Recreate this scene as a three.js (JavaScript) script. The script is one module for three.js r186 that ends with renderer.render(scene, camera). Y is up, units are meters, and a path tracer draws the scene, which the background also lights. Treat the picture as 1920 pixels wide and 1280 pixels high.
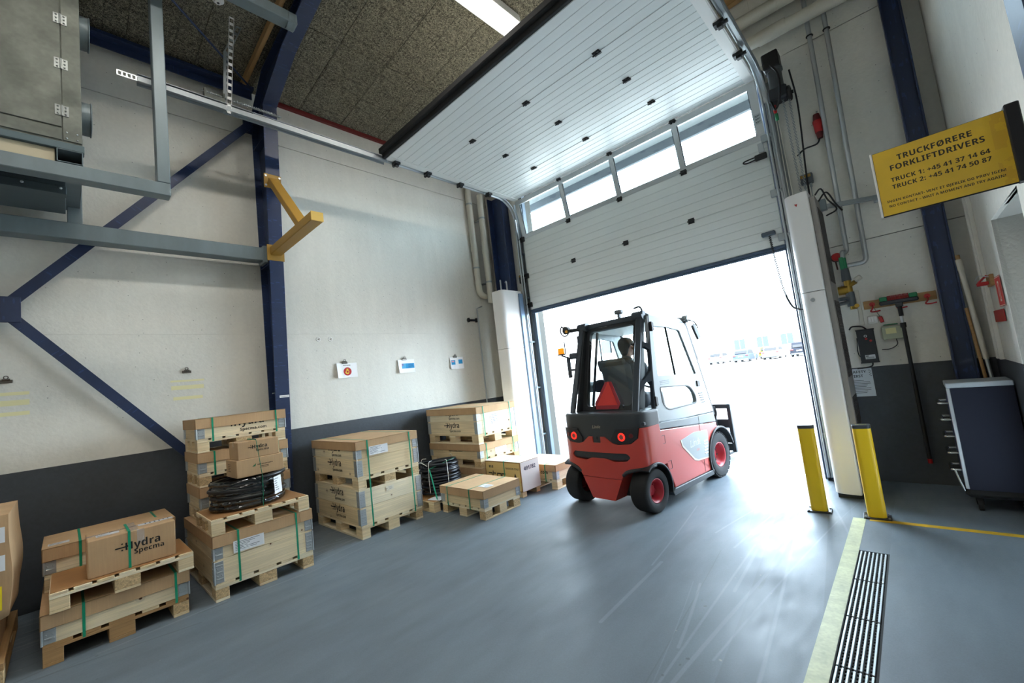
import * as THREE from 'three';
import { mergeGeometries } from 'three/addons/utils/BufferGeometryUtils.js';
import { MarchingCubes } from 'three/addons/objects/MarchingCubes.js';
import { RectAreaLightUniformsLib } from 'three/addons/lights/RectAreaLightUniformsLib.js';
import { Brush, Evaluator, INTERSECTION, SUBTRACTION } from 'three-bvh-csg';

// ---------- camera, sky, sun, exposure ----------
RectAreaLightUniformsLib.init();
const scene = new THREE.Scene();
const camera = new THREE.PerspectiveCamera(2 * Math.atan(640 / 791.83) * 180 / Math.PI, 1.5, 0.05, 400);
camera.position.set(6.0298, 1.5767, 6.1397);
camera.rotation.set(5.0242 * Math.PI / 180, 42.984 * Math.PI / 180, -6.6257 * Math.PI / 180, 'YXZ');
scene.background = new THREE.Color().setRGB(0.68, 0.85, 1.0);
scene.backgroundIntensity = 18;
const sun = new THREE.DirectionalLight(new THREE.Color().setRGB(1, 0.97, 0.93), 44);
sun.position.set(16, 27, 13);
sun.target.position.set(0, 0, -6);
sun.castShadow = true;
Object.assign(sun.shadow.camera, { left: -40, right: 40, top: 40, bottom: -40, near: 1, far: 120 });
sun.shadow.mapSize.set(2048, 2048);
scene.add(sun, sun.target);
const renderer = new THREE.WebGLRenderer();
renderer.toneMapping = THREE.LinearToneMapping;
renderer.toneMappingExposure = 1.24;
renderer.shadowMap.enabled = true;

// ---------- helpers ----------
let seed = 20240611;
const rnd = () => { seed = (Math.imul(seed, 1664525) + 1013904223) >>> 0; return seed / 4294967296; };
const rr = (a, b) => a + (b - a) * rnd();
const V = (x, y, z) => new THREE.Vector3(x, y, z);
const D2R = Math.PI / 180;
const taken = new Map();
const numbered = (n) => { const k = taken.get(n) ?? 0; taken.set(n, k + 1); return k ? `${n}_${String(k).padStart(3, '0')}` : n; };
function flat(g) {
  g = g.index ? g.toNonIndexed() : g;
  for (const k of Object.keys(g.attributes)) if (!['position', 'normal', 'uv'].includes(k)) g.deleteAttribute(k);
  if (!g.attributes.normal) g.computeVertexNormals();
  if (!g.attributes.uv) g.setAttribute('uv', new THREE.BufferAttribute(new Float32Array(g.attributes.position.count * 2), 2));
  g.clearGroups(); g.morphAttributes = {};
  return g;
}
const merge = (list) => list.length === 1 ? flat(list[0]) : mergeGeometries(list.map(flat), false);
function add(name, geo, mat, parent = scene) {
  const m = new THREE.Mesh(Array.isArray(geo) ? merge(geo) : geo, mat);
  m.name = parent === scene ? numbered(name) : name;
  m.castShadow = true; m.receiveShadow = true;
  parent.add(m);
  return m;
}
function thing(name, label, category, [x, y, z] = [0, 0, 0], turn = 0, group) {
  const o = new THREE.Group(); o.name = numbered(name);
  o.position.set(x, y, z); o.rotation.y = turn; scene.add(o);
  o.userData = { label, category }; if (group) o.userData.group = group;
  return o;
}
function tag(o, label, category, group) { o.userData = { label, category }; if (group) o.userData.group = group; return o; }
const struct = (name, geo, mat) => { const m = add(name, geo, mat); m.name = name; m.userData = { kind: 'structure' }; return m; };
function sub(name, parent, [x, y, z] = [0, 0, 0]) { const o = new THREE.Group(); o.name = name; o.position.set(x, y, z); parent.add(o); return o; }

// box with chamfered edges, uv in metres; grain: axis along which u runs
const cbCache = new Map();
function cb(w, h, d, c = 0.002, grain = '', variant = 0) {
  const key = [w, h, d, c, grain, variant].map((v) => typeof v === 'number' ? v.toFixed(4) : v).join();
  if (cbCache.has(key)) return cbCache.get(key);
  c = Math.min(c, w * 0.45, h * 0.45, d * 0.45);
  const X = w / 2, Y = h / 2, Z = d / 2, pos = [], nor = [], uv = [];
  const ou = (variant * 0.377) % 1, ov = (variant * 0.613) % 1;
  const P = (f, sx, sy, sz) => [f === 0 ? sx * X : sx * (X - c), f === 1 ? sy * Y : sy * (Y - c), f === 2 ? sz * Z : sz * (Z - c)];
  const poly = (pts) => {
    const a = V(...pts[0]), b = V(...pts[1]), e = V(...pts[2]);
    const n = b.clone().sub(a).cross(e.clone().sub(a)).normalize();
    const cen = pts.reduce((s, p) => s.add(V(...p)), V(0, 0, 0));
    if (n.dot(cen) < 0) { n.negate(); pts = pts.slice().reverse(); }
    const ax = [Math.abs(n.x), Math.abs(n.y), Math.abs(n.z)], k = ax.indexOf(Math.max(...ax));
    const UV = (p) => {
      let a2 = k === 0 ? [2, 1] : k === 1 ? [0, 2] : [0, 1];
      const g = 'xyz'.indexOf(grain);
      if (grain && a2[1] === g) a2 = [a2[1], a2[0]];
      return [p[a2[0]] + ou, p[a2[1]] + ov];
    };
    const tris = pts.length === 4 ? [0, 1, 2, 0, 2, 3] : [0, 1, 2];
    for (const i of tris) { pos.push(...pts[i]); nor.push(n.x, n.y, n.z); uv.push(...UV(pts[i])); }
  };
  const S = [-1, 1];
  for (const s of S) {
    poly([P(0, s, -1, -1), P(0, s, 1, -1), P(0, s, 1, 1), P(0, s, -1, 1)]);
    poly([P(1, -1, s, -1), P(1, 1, s, -1), P(1, 1, s, 1), P(1, -1, s, 1)]);
    poly([P(2, -1, -1, s), P(2, 1, -1, s), P(2, 1, 1, s), P(2, -1, 1, s)]);
  }
  if (c > 0) {
    for (const s of S) for (const t of S) {
      poly([P(0, s, t, -1), P(0, s, t, 1), P(1, s, t, 1), P(1, s, t, -1)]);
      poly([P(0, s, -1, t), P(0, s, 1, t), P(2, s, 1, t), P(2, s, -1, t)]);
      poly([P(1, -1, s, t), P(1, 1, s, t), P(2, 1, s, t), P(2, -1, s, t)]);
      for (const r of S) poly([P(0, s, t, r), P(1, s, t, r), P(2, s, t, r)]);
    }
  }
  const g = new THREE.BufferGeometry();
  g.setAttribute('position', new THREE.Float32BufferAttribute(pos, 3));
  g.setAttribute('normal', new THREE.Float32BufferAttribute(nor, 3));
  g.setAttribute('uv', new THREE.Float32BufferAttribute(uv, 2));
  cbCache.set(key, g);
  return g;
}
// moved copies
function at(g, x, y, z, rx = 0, ry = 0, rz = 0) {
  return g.clone().applyMatrix4(new THREE.Matrix4().compose(V(x, y, z), new THREE.Quaternion().setFromEuler(new THREE.Euler(rx, ry, rz)), V(1, 1, 1)));
}
// box given by its extents
const ext = (x0, x1, y0, y1, z0, z1, c = 0.002, grain = '', variant = 0) => at(cb(x1 - x0, y1 - y0, z1 - z0, c, grain, variant), (x0 + x1) / 2, (y0 + y1) / 2, (z0 + z1) / 2);
const cyl = (r, h, x, y, z, axis = 'y', n = 20, r2 = r) => { const g = new THREE.CylinderGeometry(r2, r, h, n); return at(g, x, y, z, axis === 'z' ? Math.PI / 2 : 0, 0, axis === 'x' ? Math.PI / 2 : 0); };
// bar of rectangular section between two points
function bar(a, b, w, h, c = 0.002) {
  const A = V(...a), B = V(...b), d = B.clone().sub(A), L = d.length();
  const m = new THREE.Matrix4();
  const zax = d.normalize(), up = Math.abs(zax.y) > 0.98 ? V(1, 0, 0) : V(0, 1, 0);
  const xax = up.clone().cross(zax).normalize(), yax = zax.clone().cross(xax);
  m.makeBasis(xax, yax, zax).setPosition(A.clone().add(B).multiplyScalar(0.5));
  return cb(w, h, L, c, 'z').clone().applyMatrix4(m);
}
function rod(a, b, r, n = 12) {
  const A = V(...a), B = V(...b), d = B.clone().sub(A), L = d.length();
  const g = new THREE.CylinderGeometry(r, r, L, n);
  return g.applyMatrix4(new THREE.Matrix4().compose(A.clone().add(B).multiplyScalar(0.5), new THREE.Quaternion().setFromUnitVectors(V(0, 1, 0), d.normalize()), V(1, 1, 1)));
}
function tube(pts, r, n = 10, seg = 0, tension = 0.5) {
  const c = new THREE.CatmullRomCurve3(pts.map((p) => V(...p)), false, 'catmullrom', tension);
  return new THREE.TubeGeometry(c, seg || Math.max(8, pts.length * 8), r, n, false);
}
// pipe with straight runs and round elbows
function pipe(pts, r, bend = 0.08, n = 14) {
  const path = new THREE.CurvePath(), P = pts.map((p) => V(...p));
  let prev = P[0];
  for (let i = 1; i < P.length; i++) {
    if (i === P.length - 1) { path.add(new THREE.LineCurve3(prev, P[i])); break; }
    const din = P[i].clone().sub(P[i - 1]).normalize(), dout = P[i + 1].clone().sub(P[i]).normalize();
    const a = P[i].clone().addScaledVector(din, -bend), b = P[i].clone().addScaledVector(dout, bend);
    path.add(new THREE.LineCurve3(prev, a)); path.add(new THREE.QuadraticBezierCurve3(a, P[i], b)); prev = b;
  }
  const seg = 10, all = [];
  for (const cu of path.curves) { const k = cu.isLineCurve3 ? 1 : seg; for (let j = 0; j < k; j++) all.push(cu.getPoint(j / k)); }
  all.push(P[P.length - 1]);
  class Poly extends THREE.Curve {
    getPoint(t) { const f = t * (all.length - 1), i = Math.min(all.length - 2, Math.floor(f)); return all[i].clone().lerp(all[i + 1], f - i); }
    getPointAt(t) { return this.getPoint(t); }
    getTangentAt(t) { return this.getTangent(t); }
  }
  return new THREE.TubeGeometry(new Poly(), all.length - 1, r, n, false);
}
const shapeOf = (pts) => { const s = new THREE.Shape(); pts.forEach((p, i) => i ? s.lineTo(p[0], p[1]) : s.moveTo(p[0], p[1])); s.closePath(); return s; };
// polygon with rounded corners
function roundShape(pts, r, Cls = THREE.Shape) {
  const s = new Cls(), n = pts.length;
  for (let i = 0; i < n; i++) {
    const p = new THREE.Vector2(...pts[i]), a = new THREE.Vector2(...pts[(i + n - 1) % n]), b = new THREE.Vector2(...pts[(i + 1) % n]);
    const ri = Array.isArray(r) ? r[i] : r;
    const da = a.clone().sub(p), db = b.clone().sub(p);
    const p1 = p.clone().add(da.setLength(Math.min(ri, da.length() * 0.49))), p2 = p.clone().add(db.setLength(Math.min(ri, db.length() * 0.49)));
    if (i === 0) s.moveTo(p1.x, p1.y); else s.lineTo(p1.x, p1.y);
    s.quadraticCurveTo(p.x, p.y, p2.x, p2.y);
  }
  s.closePath();
  return s;
}
const extrude = (shape, depth, bevel = 0, seg = 6, bs = 2) => new THREE.ExtrudeGeometry(shape, { depth, bevelEnabled: bevel > 0, bevelSize: bevel, bevelThickness: bevel, bevelOffset: -bevel, bevelSegments: bs, curveSegments: seg });

// ---------- noise and textures ----------
const hash = (x, y, s) => { let h = Math.imul(x, 374761393) ^ Math.imul(y, 668265263) ^ Math.imul(s, 2147483647 ^ 97531); h = Math.imul(h ^ (h >>> 13), 1274126177); return ((h ^ (h >>> 16)) >>> 0) / 4294967296; };
function vnoise(x, y, s, px = 0, py = 0) {
  const i = Math.floor(x), j = Math.floor(y), u = x - i, v = y - j, a = u * u * (3 - 2 * u), b = v * v * (3 - 2 * v);
  const w = (k, p) => p ? ((k % p) + p) % p : k;
  const h = (ii, jj) => hash(w(ii, px), w(jj, py), s);
  return (h(i, j) * (1 - a) + h(i + 1, j) * a) * (1 - b) + (h(i, j + 1) * (1 - a) + h(i + 1, j + 1) * a) * b;
}
// periodic sum of noises over the unit square
function fbm(u, v, fx, fy, s, o = 4) { let t = 0, a = 0.5, n = 0; for (let k = 0; k < o; k++) { t += a * vnoise(u * fx, v * fy, s + k, fx, fy); n += a; a *= 0.5; fx *= 2; fy *= 2; } return t / n; }
function setTex(t, tile, tileY = tile, srgb = true) {
  t.wrapS = t.wrapT = THREE.RepeatWrapping; t.repeat.set(1 / tile, 1 / tileY); t.magFilter = THREE.LinearFilter; t.minFilter = THREE.LinearMipmapLinearFilter; t.generateMipmaps = true;
  if (srgb) t.colorSpace = THREE.SRGBColorSpace; t.needsUpdate = true; return t;
}
function dataTex(w, h, fn, tile, tileY = tile, srgb = true) {
  const d = new Uint8Array(w * h * 4);
  for (let y = 0; y < h; y++) for (let x = 0; x < w; x++) { const c = fn(x / w, y / h), i = (y * w + x) * 4; d[i] = c[0]; d[i + 1] = c[1]; d[i + 2] = c[2]; d[i + 3] = 255; }
  return setTex(new THREE.DataTexture(d, w, h, THREE.RGBAFormat), tile, tileY, srgb);
}
function canvasTex(w, h, draw, tile = 1, tileY = tile) {
  const c = document.createElement('canvas'); c.width = w; c.height = h; draw(c.getContext('2d'), w, h);
  return setTex(new THREE.CanvasTexture(c), tile, tileY);
}
const clampB = (v) => v < 0 ? 0 : v > 255 ? 255 : v;
const tone = (rgb, k) => rgb.map((c) => clampB(c * k));
const mat = (color, roughness = 0.6, metalness = 0, more = {}) => new THREE.MeshStandardMaterial({ color, roughness, metalness, ...more });
// flat print on a plane
function print(w, h, px, draw, rough = 0.75) {
  const W = Math.max(8, Math.round(w * px)), H = Math.max(8, Math.round(h * px));
  const c = document.createElement('canvas'); c.width = W; c.height = H; const x = c.getContext('2d'); x.clearRect(0, 0, W, H); draw(x, W, H);
  const t = new THREE.CanvasTexture(c); t.colorSpace = THREE.SRGBColorSpace; t.magFilter = THREE.LinearFilter;
  return { geo: new THREE.PlaneGeometry(w, h), mat: new THREE.MeshStandardMaterial({ map: t, transparent: true, roughness: rough }) };
}

// ---------- materials ----------
const woodTex = (s, base, knots) => dataTex(512, 256, (u, v) => {
  const warp = fbm(u, v, 2, 6, s, 3) * 0.35;
  const g = fbm(u, v + warp * 0.1, 3, 70, s + 9, 3), f = fbm(u, v, 8, 160, s + 21, 2), big = fbm(u, v, 2, 3, s + 5, 3);
  let k = 0.86 + 0.16 * g + 0.06 * f + 0.14 * (big - 0.5);
  let c = tone(base, k);
  for (const [ku, kv, r] of knots) { const e = Math.hypot((u - ku) * 2.2, (v - kv) * 1.2); if (e < r) { const t = Math.min(1, (r - e) / (r * 0.45)); c = c.map((q, i) => q * (1 - t) + [92, 58, 34][i] * t); } else if (e < r * 2.4) c = tone(c, 0.95); }
  return c;
}, 0.9, 0.45);
const T = {};
T.wood = [[11, [238, 219, 182], [[0.3, 0.35, 0.03], [0.8, 0.7, 0.022]]], [31, [229, 206, 164], [[0.62, 0.3, 0.026]]], [57, [242, 228, 196], [[0.15, 0.75, 0.02], [0.55, 0.55, 0.034]]]].map((a) => woodTex(...a));
T.chip = dataTex(256, 256, (u, v) => { const n = fbm(u, v, 24, 24, 3, 3), m = fbm(u, v, 60, 60, 8, 2); return tone([214, 184, 138], 0.74 + 0.34 * n + 0.2 * (m - 0.5)); }, 0.25);
T.oldwood = woodTex(77, [176, 138, 92], [[0.4, 0.5, 0.03]]);
T.card = dataTex(512, 512, (u, v) => { const n = fbm(u, v, 5, 5, 14, 4), f = fbm(u, v, 128, 6, 17, 2), sp = hash(Math.floor(u * 512), Math.floor(v * 512), 5); return tone([194, 160, 120], 0.93 + 0.1 * n + 0.05 * (f - 0.5) + (sp > 0.985 ? -0.06 : 0)); }, 0.8);
T.plaster = dataTex(1024, 1024, (u, v) => {
  const n = fbm(u, v, 4, 4, 41, 5), f = fbm(u, v, 90, 90, 45, 2), st = fbm(u, v, 26, 3, 47, 3);
  let k = 0.955 + 0.05 * n + 0.03 * (f - 0.5) + 0.03 * (st - 0.5);
  const cx = Math.floor(u * 64), cy = Math.floor(v * 64), h1 = hash(cx, cy, 61);
  if (h1 > 0.985) { const du = u * 64 - cx - 0.5, dv = v * 64 - cy - 0.5; if (du * du + dv * dv < 0.012) k *= 0.62; }
  return tone([226, 223, 213], k);
}, 2.4);
T.plasterBump = dataTex(512, 512, (u, v) => { const n = fbm(u, v, 60, 60, 71, 3), b = fbm(u, v, 14, 10, 75, 3); const k = 255 * (0.5 * n + 0.5 * b); return [k, k, k]; }, 1.1, 1.1, false);
T.dado = dataTex(512, 512, (u, v) => { const n = fbm(u, v, 6, 6, 81, 4), sp = fbm(u, v, 80, 80, 83, 2); return tone([66, 71, 77], 0.9 + 0.14 * n + 0.1 * (sp - 0.5)); }, 2);
T.galv = dataTex(512, 512, (u, v) => { const n = fbm(u, v, 5, 5, 91, 4), c = fbm(u, v, 40, 40, 93, 2); return tone([126, 129, 121], 0.84 + 0.2 * n + 0.08 * (c - 0.5)); }, 0.9);
T.galvR = dataTex(256, 256, (u, v) => { const n = fbm(u, v, 6, 6, 95, 4); const k = 255 * (0.55 + 0.4 * n); return [k, k, k]; }, 0.9, 0.9, false);
T.greySteel = dataTex(256, 256, (u, v) => { const n = fbm(u, v, 8, 3, 97, 4); return tone([112, 124, 128], 0.9 + 0.16 * n); }, 0.8);
T.navy = dataTex(256, 512, (u, v) => { const n = fbm(u, v, 6, 6, 101, 4), s = fbm(u, v, 40, 20, 103, 2); const sc = s > 0.74 ? 1.35 : 1; return tone([34, 50, 84], (0.86 + 0.22 * n) * sc); }, 0.8, 1.6);
T.asphalt = dataTex(512, 512, (u, v) => { const n = fbm(u, v, 6, 6, 111, 4), g = hash(Math.floor(u * 512), Math.floor(v * 512), 7); return tone([150, 150, 150], 0.86 + 0.12 * n + 0.14 * (g - 0.5)); }, 3);
// wood wool: fibres drawn as short bent strokes
T.wool = canvasTex(1024, 1024, (x, W, H) => {
  x.fillStyle = '#2f2b22'; x.fillRect(0, 0, W, H);
  const cols = ['#b7ae96', '#cfc5ab', '#9c957d', '#787260', '#d8cfb6', '#4e4936', '#bdb59c'];
  for (let i = 0; i < 15000; i++) {
    const px = rnd() * W, py = rnd() * H, a = rnd() * 6.283, L = rr(14, 46), b = rr(-14, 14);
    x.strokeStyle = cols[Math.floor(rnd() * cols.length)]; x.lineWidth = rr(0.9, 2.3); x.globalAlpha = 0.9;
    for (const ox of [0, px > W - 60 ? -W : px < 60 ? W : 0]) { x.beginPath(); x.moveTo(px + ox, py); x.quadraticCurveTo(px + ox + Math.cos(a) * L / 2 - Math.sin(a) * b, py + Math.sin(a) * L / 2 + Math.cos(a) * b, px + ox + Math.cos(a) * L, py + Math.sin(a) * L); x.stroke(); if (!ox) break; }
  }
}, 0.75);
// floor paint: scuffs, tyre tracks, droplets
T.floor = canvasTex(2048, 2048, (x, W, H) => {
  const im = x.createImageData(W, H), d = im.data;
  for (let j = 0; j < H; j++) for (let i = 0; i < W; i++) {
    const u = i / W, v = j / H, n = fbm(u, v, 5, 5, 121, 4), f = fbm(u, v, 70, 22, 125, 2), g = hash(i, j, 9);
    const k = 0.9 + 0.2 * (n - 0.5) + 0.1 * (f - 0.5) + 0.05 * (g - 0.5), o = (j * W + i) * 4;
    d[o] = clampB(118 * k); d[o + 1] = clampB(130 * k); d[o + 2] = clampB(140 * k); d[o + 3] = 255;
  }
  x.putImageData(im, 0, 0);
  const m = W / 8;                                             // pixels in a metre; x -> u, z -> v
  x.lineCap = 'round';
  for (let i = 0; i < 260; i++) { x.strokeStyle = rnd() < 0.6 ? 'rgba(196,204,208,0.16)' : 'rgba(50,54,58,0.18)'; x.lineWidth = rr(1, 7); const px = rr(1.5, 7) * m, py = rr(0, 8) * m, L = rr(0.3, 2.4) * m, s = rr(-0.25, 0.25); x.beginPath(); x.moveTo(px, py); x.quadraticCurveTo(px + s * L * 0.4, py + L * 0.5, px + s * L, py + L); x.stroke(); }
  for (const tx of [2.5, 2.9, 3.5, 3.9, 4.3, 4.8]) { x.strokeStyle = 'rgba(50,54,58,0.15)'; x.lineWidth = 0.17 * m; x.beginPath(); x.moveTo(tx * m, 0); x.bezierCurveTo((tx - 0.1) * m, 2.5 * m, (tx - 0.5) * m, 5 * m, (tx - 0.7) * m, 8 * m); x.stroke(); }
  for (const [a, b, c, e] of [[5.0, 0.3, 4.75, 4.3], [4.55, 0.2, 4.2, 3.6], [3.7, 2.0, 3.1, 5.0]]) { x.strokeStyle = 'rgba(225,232,236,0.34)'; x.lineWidth = 0.022 * m; x.beginPath(); x.moveTo(a * m, b * m); x.lineTo(c * m, e * m); x.stroke(); }
  for (let i = 0; i < 26; i++) { x.fillStyle = 'rgba(52,58,64,0.55)'; const px = (4.72 + i * 0.024 + rr(-0.02, 0.02)) * m, py = (2.52 + rr(-0.035, 0.035)) * m; x.beginPath(); x.ellipse(px, py, rr(1.5, 7), rr(1.5, 5), rnd() * 3, 0, 7); x.fill(); }
  for (let i = 0; i < 240; i++) { x.fillStyle = rnd() < 0.7 ? 'rgba(58,60,62,0.4)' : 'rgba(206,200,170,0.4)'; x.beginPath(); x.ellipse(rr(1.5, 7.4) * m, rr(0, 8) * m, rr(0.6, 3.2), rr(0.6, 2.2), rnd() * 3, 0, 7); x.fill(); }
  for (const [px, py, s] of [[5.87, 2.85, 0.07], [6.05, 2.9, 0.05], [5.95, 2.6, 0.04], [6.2, 2.5, 0.05]]) { x.fillStyle = 'rgba(196,186,120,0.28)'; for (let i = 0; i < 30; i++) { x.beginPath(); x.ellipse((px + rr(-s, s)) * m, (py + rr(-s, s)) * m, rr(1, 6), rr(1, 4), rnd() * 3, 0, 7); x.fill(); } }
}, 8);
T.floorR = dataTex(1024, 1024, (u, v) => { const n = fbm(u, v, 10, 10, 131, 5), f = fbm(u, v, 120, 30, 133, 2); const k = 255 * (0.40 + 0.26 * n + 0.1 * (f - 0.5)); return [k, k, k]; }, 4, 4, false);

const M = {
  floor: new THREE.MeshPhysicalMaterial({ roughness: 1, specularIntensity: 0.65, map: T.floor, roughnessMap: T.floorR }),
  plaster: mat(0xffffff, 0.82, 0, { map: T.plaster, bumpMap: T.plasterBump, bumpScale: 0.003 }),
  dado: mat(0xffffff, 0.62, 0, { map: T.dado, bumpMap: T.plasterBump, bumpScale: 0.002 }),
  wool: mat(0xffffff, 0.95, 0, { map: T.wool, bumpMap: T.wool, bumpScale: 0.004 }),
  joint: mat(0x4c4a44, 0.9), concrete: mat(0xb4b2aa, 0.9, 0, { bumpMap: T.plasterBump, bumpScale: 0.006 }),
  navy: mat(0xffffff, 0.38, 0, { map: T.navy }), greySteel: mat(0xffffff, 0.45, 0.15, { map: T.greySteel }),
  galv: mat(0xffffff, 1, 0.75, { map: T.galv, roughnessMap: T.galvR }), zinc: mat(0xb9bec0, 0.36, 0.9), zincDull: mat(0xa2a8aa, 0.5, 0.7), chrome: mat(0xdadcdd, 0.16, 1),
  black: mat(0x17181a, 0.5), rubber: mat(0x1b1c1d, 0.85), darkPlastic: mat(0x2a2e33, 0.48), redRail: mat(0x6e1f1c, 0.6), timber: mat(0xffffff, 0.8, 0, { map: T.oldwood }),
  wood: T.wood.map((t) => mat(0xffffff, 0.78, 0, { map: t })), chip: mat(0xffffff, 0.9, 0, { map: T.chip }), oldwood: mat(0xffffff, 0.85, 0, { map: T.oldwood }),
  card: mat(0xffffff, 0.82, 0, { map: T.card }), hardboard: mat(0xd8c0a0, 0.75, 0, { map: T.card }), hinge: mat(0xb2b8ba, 0.42, 0.55),
  strap: mat(0x0e8f6a, 0.4), white: mat(0xeceae6, 0.45), whiteGloss: mat(0xe9e7e4, 0.3), cream: mat(0xcfcabb, 0.55), yellow: mat(0xe4bd12, 0.45), mustard: mat(0xa07a2e, 0.5),
  doorWhite: mat(0xdcdfdc, 0.34), alu: mat(0xc4c8ca, 0.38, 0.85), paper: mat(0xf2f2f0, 0.7), red: mat(0xb01f20, 0.4), brass: mat(0xb59345, 0.32, 0.9), green: mat(0x1f7a4d, 0.5),
  glass: new THREE.MeshPhysicalMaterial({ color: 0xf4f8f8, roughness: 0.03, transmission: 1, thickness: 0, ior: 1.45 }),
  plastic: new THREE.MeshPhysicalMaterial({ color: 0xffffff, roughness: 0.12, transmission: 0.85, thickness: 0, ior: 1.4 }),
  asphalt: mat(0xffffff, 0.9, 0, { map: T.asphalt }), outWhite: mat(0xe8e8e6, 0.7),
};
// ---------- the setting ----------
const WX = 6.6, WZ = 10.5, SL = 0.07, EAVE = 5.86, ceilY = (x) => EAVE + SL * x;
// a surface of slabs with fine open joints
{
  const f = struct('floor', [ext(0, 5.52, -0.2, 0, -0.06, WZ, 0), ext(5.70, WX, -0.2, 0, -0.06, WZ, 0), ext(5.52, 5.70, -0.2, 0, -0.06, 2.05, 0), ext(5.52, 5.70, -0.2, 0, 4.55, WZ, 0)], M.floor);
  const line = (n, g, m, l) => { const o = add(n, g, m, f); if (l) o.userData.label = l; };
  const ya = dataTex(256, 256, (u, v) => { const n = fbm(u, v, 12, 12, 141, 4); const f = fbm(u, v, 60, 60, 147, 2); return tone([196, 199, 150], 0.84 + 0.2 * n + 0.12 * (f - 0.5)); }, 0.8);
  const yb = dataTex(256, 256, (u, v) => { const n = fbm(u, v, 12, 12, 143, 4); return tone([214, 172, 40], 0.86 + 0.2 * n); }, 0.8);
  line('floor_marking', ext(5.435, 5.525, 0, 0.0015, 1.32, 6.2, 0), mat(0xffffff, 0.55, 0, { map: ya }), 'worn pale yellow stripe');
  line('floor_marking', ext(5.55, WX, 0, 0.0015, 1.30, 1.36, 0), mat(0xffffff, 0.55, 0, { map: yb }), 'strong yellow stripe');
  line('drain_pit', [ext(5.525, 5.695, -0.16, -0.15, 2.05, 4.55, 0), ext(5.52, 5.53, -0.15, -0.0, 2.05, 4.55, 0), ext(5.69, 5.70, -0.15, 0, 2.05, 4.55, 0)], mat(0x2a2c2d, 0.9));
}
{ // drain grating: bars along the channel, small cross bars below
  for (let k = 0; k < 5; k++) {
    const z0 = 2.06 + k * 0.5, t = thing('drain_grating', ['galvanised drain grating section nearest the yellow bollards', 'second galvanised drain grating section from the bollards', 'third galvanised drain grating section from the bollards', 'fourth galvanised drain grating section from the bollards', 'drain grating section at the bottom edge of the picture'][k], 'grating', [5.61, 0, z0 + 0.246], 0, 'drain grating sections in the floor');
    for (let i = 0; i < 7; i++) add('bar', cb(0.011, 0.022, 0.488, 0.002), M.zincDull, t).position.set(-0.069 + i * 0.023, -0.010, 0);
    for (let i = 0; i < 17; i++) add('cross_bar', cb(0.15, 0.006, 0.006, 0.001), M.zincDull, t).position.set(0, -0.02, -0.235 + i * 0.0294);
  }
}
function wallPanels(name, rects, holder) { // each rect: geometry extents; seams stay open between them
  const core = struct(name, holder.g, M.joint);
  for (const r of rects) { const m = add(r.n ?? 'wall_panel', r.g, r.m ?? M.plaster, core); if (r.l) m.userData.label = r.l; }
  return core;
}
const DB = 1.253; // height of the dark painted band
wallPanels('wall_left', [
  { n: 'painted_band', g: ext(-0.03, 0.001, 0, DB, 0, WZ, 0), m: M.dado, l: 'dark grey painted lower band' },
  { g: ext(-0.03, 0, DB, 2.52, 0, WZ, 0.0008) }, { g: ext(-0.03, 0, 2.521, 5.21, 0, WZ, 0.0008) }, { g: ext(-0.03, 0, 5.218, 6.0, 0, WZ, 0.002) }],
  { g: [ext(-0.25, -0.028, 0, 6.3, -0.25, WZ, 0)] });
wallPanels('wall_back', [
  { n: 'painted_band', g: ext(0.002, 0.98, 0, DB, -0.03, 0.001, 0), m: M.dado, l: 'dark grey painted lower band' },
  { g: ext(0.002, 0.98, DB, 2.65, -0.03, 0, 0.002) }, { g: ext(0.002, 0.98, 2.656, 6.3, -0.03, 0, 0.002) },
  { n: 'painted_band', g: ext(5.14, WX, 0, DB, -0.03, 0.001, 0), m: M.dado, l: 'dark grey painted lower band' },
  { g: ext(5.14, WX, DB, 2.656, -0.03, 0, 0.002) }, { g: ext(5.14, WX, 2.664, 5.14, -0.03, 0, 0.002) }, { g: ext(5.14, WX, 5.148, 6.5, -0.03, 0, 0.002) },
  { g: ext(0.98, 5.14, 5.06, 6.4, -0.03, 0, 0.002) }],
  { g: [ext(-0.25, 0.98, 0, 6.6, -0.25, -0.028, 0), ext(5.14, WX + 0.3, 0, 6.6, -0.25, -0.028, 0), ext(0.98, 5.14, 5.06, 6.6, -0.25, -0.028, 0)] });
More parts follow.
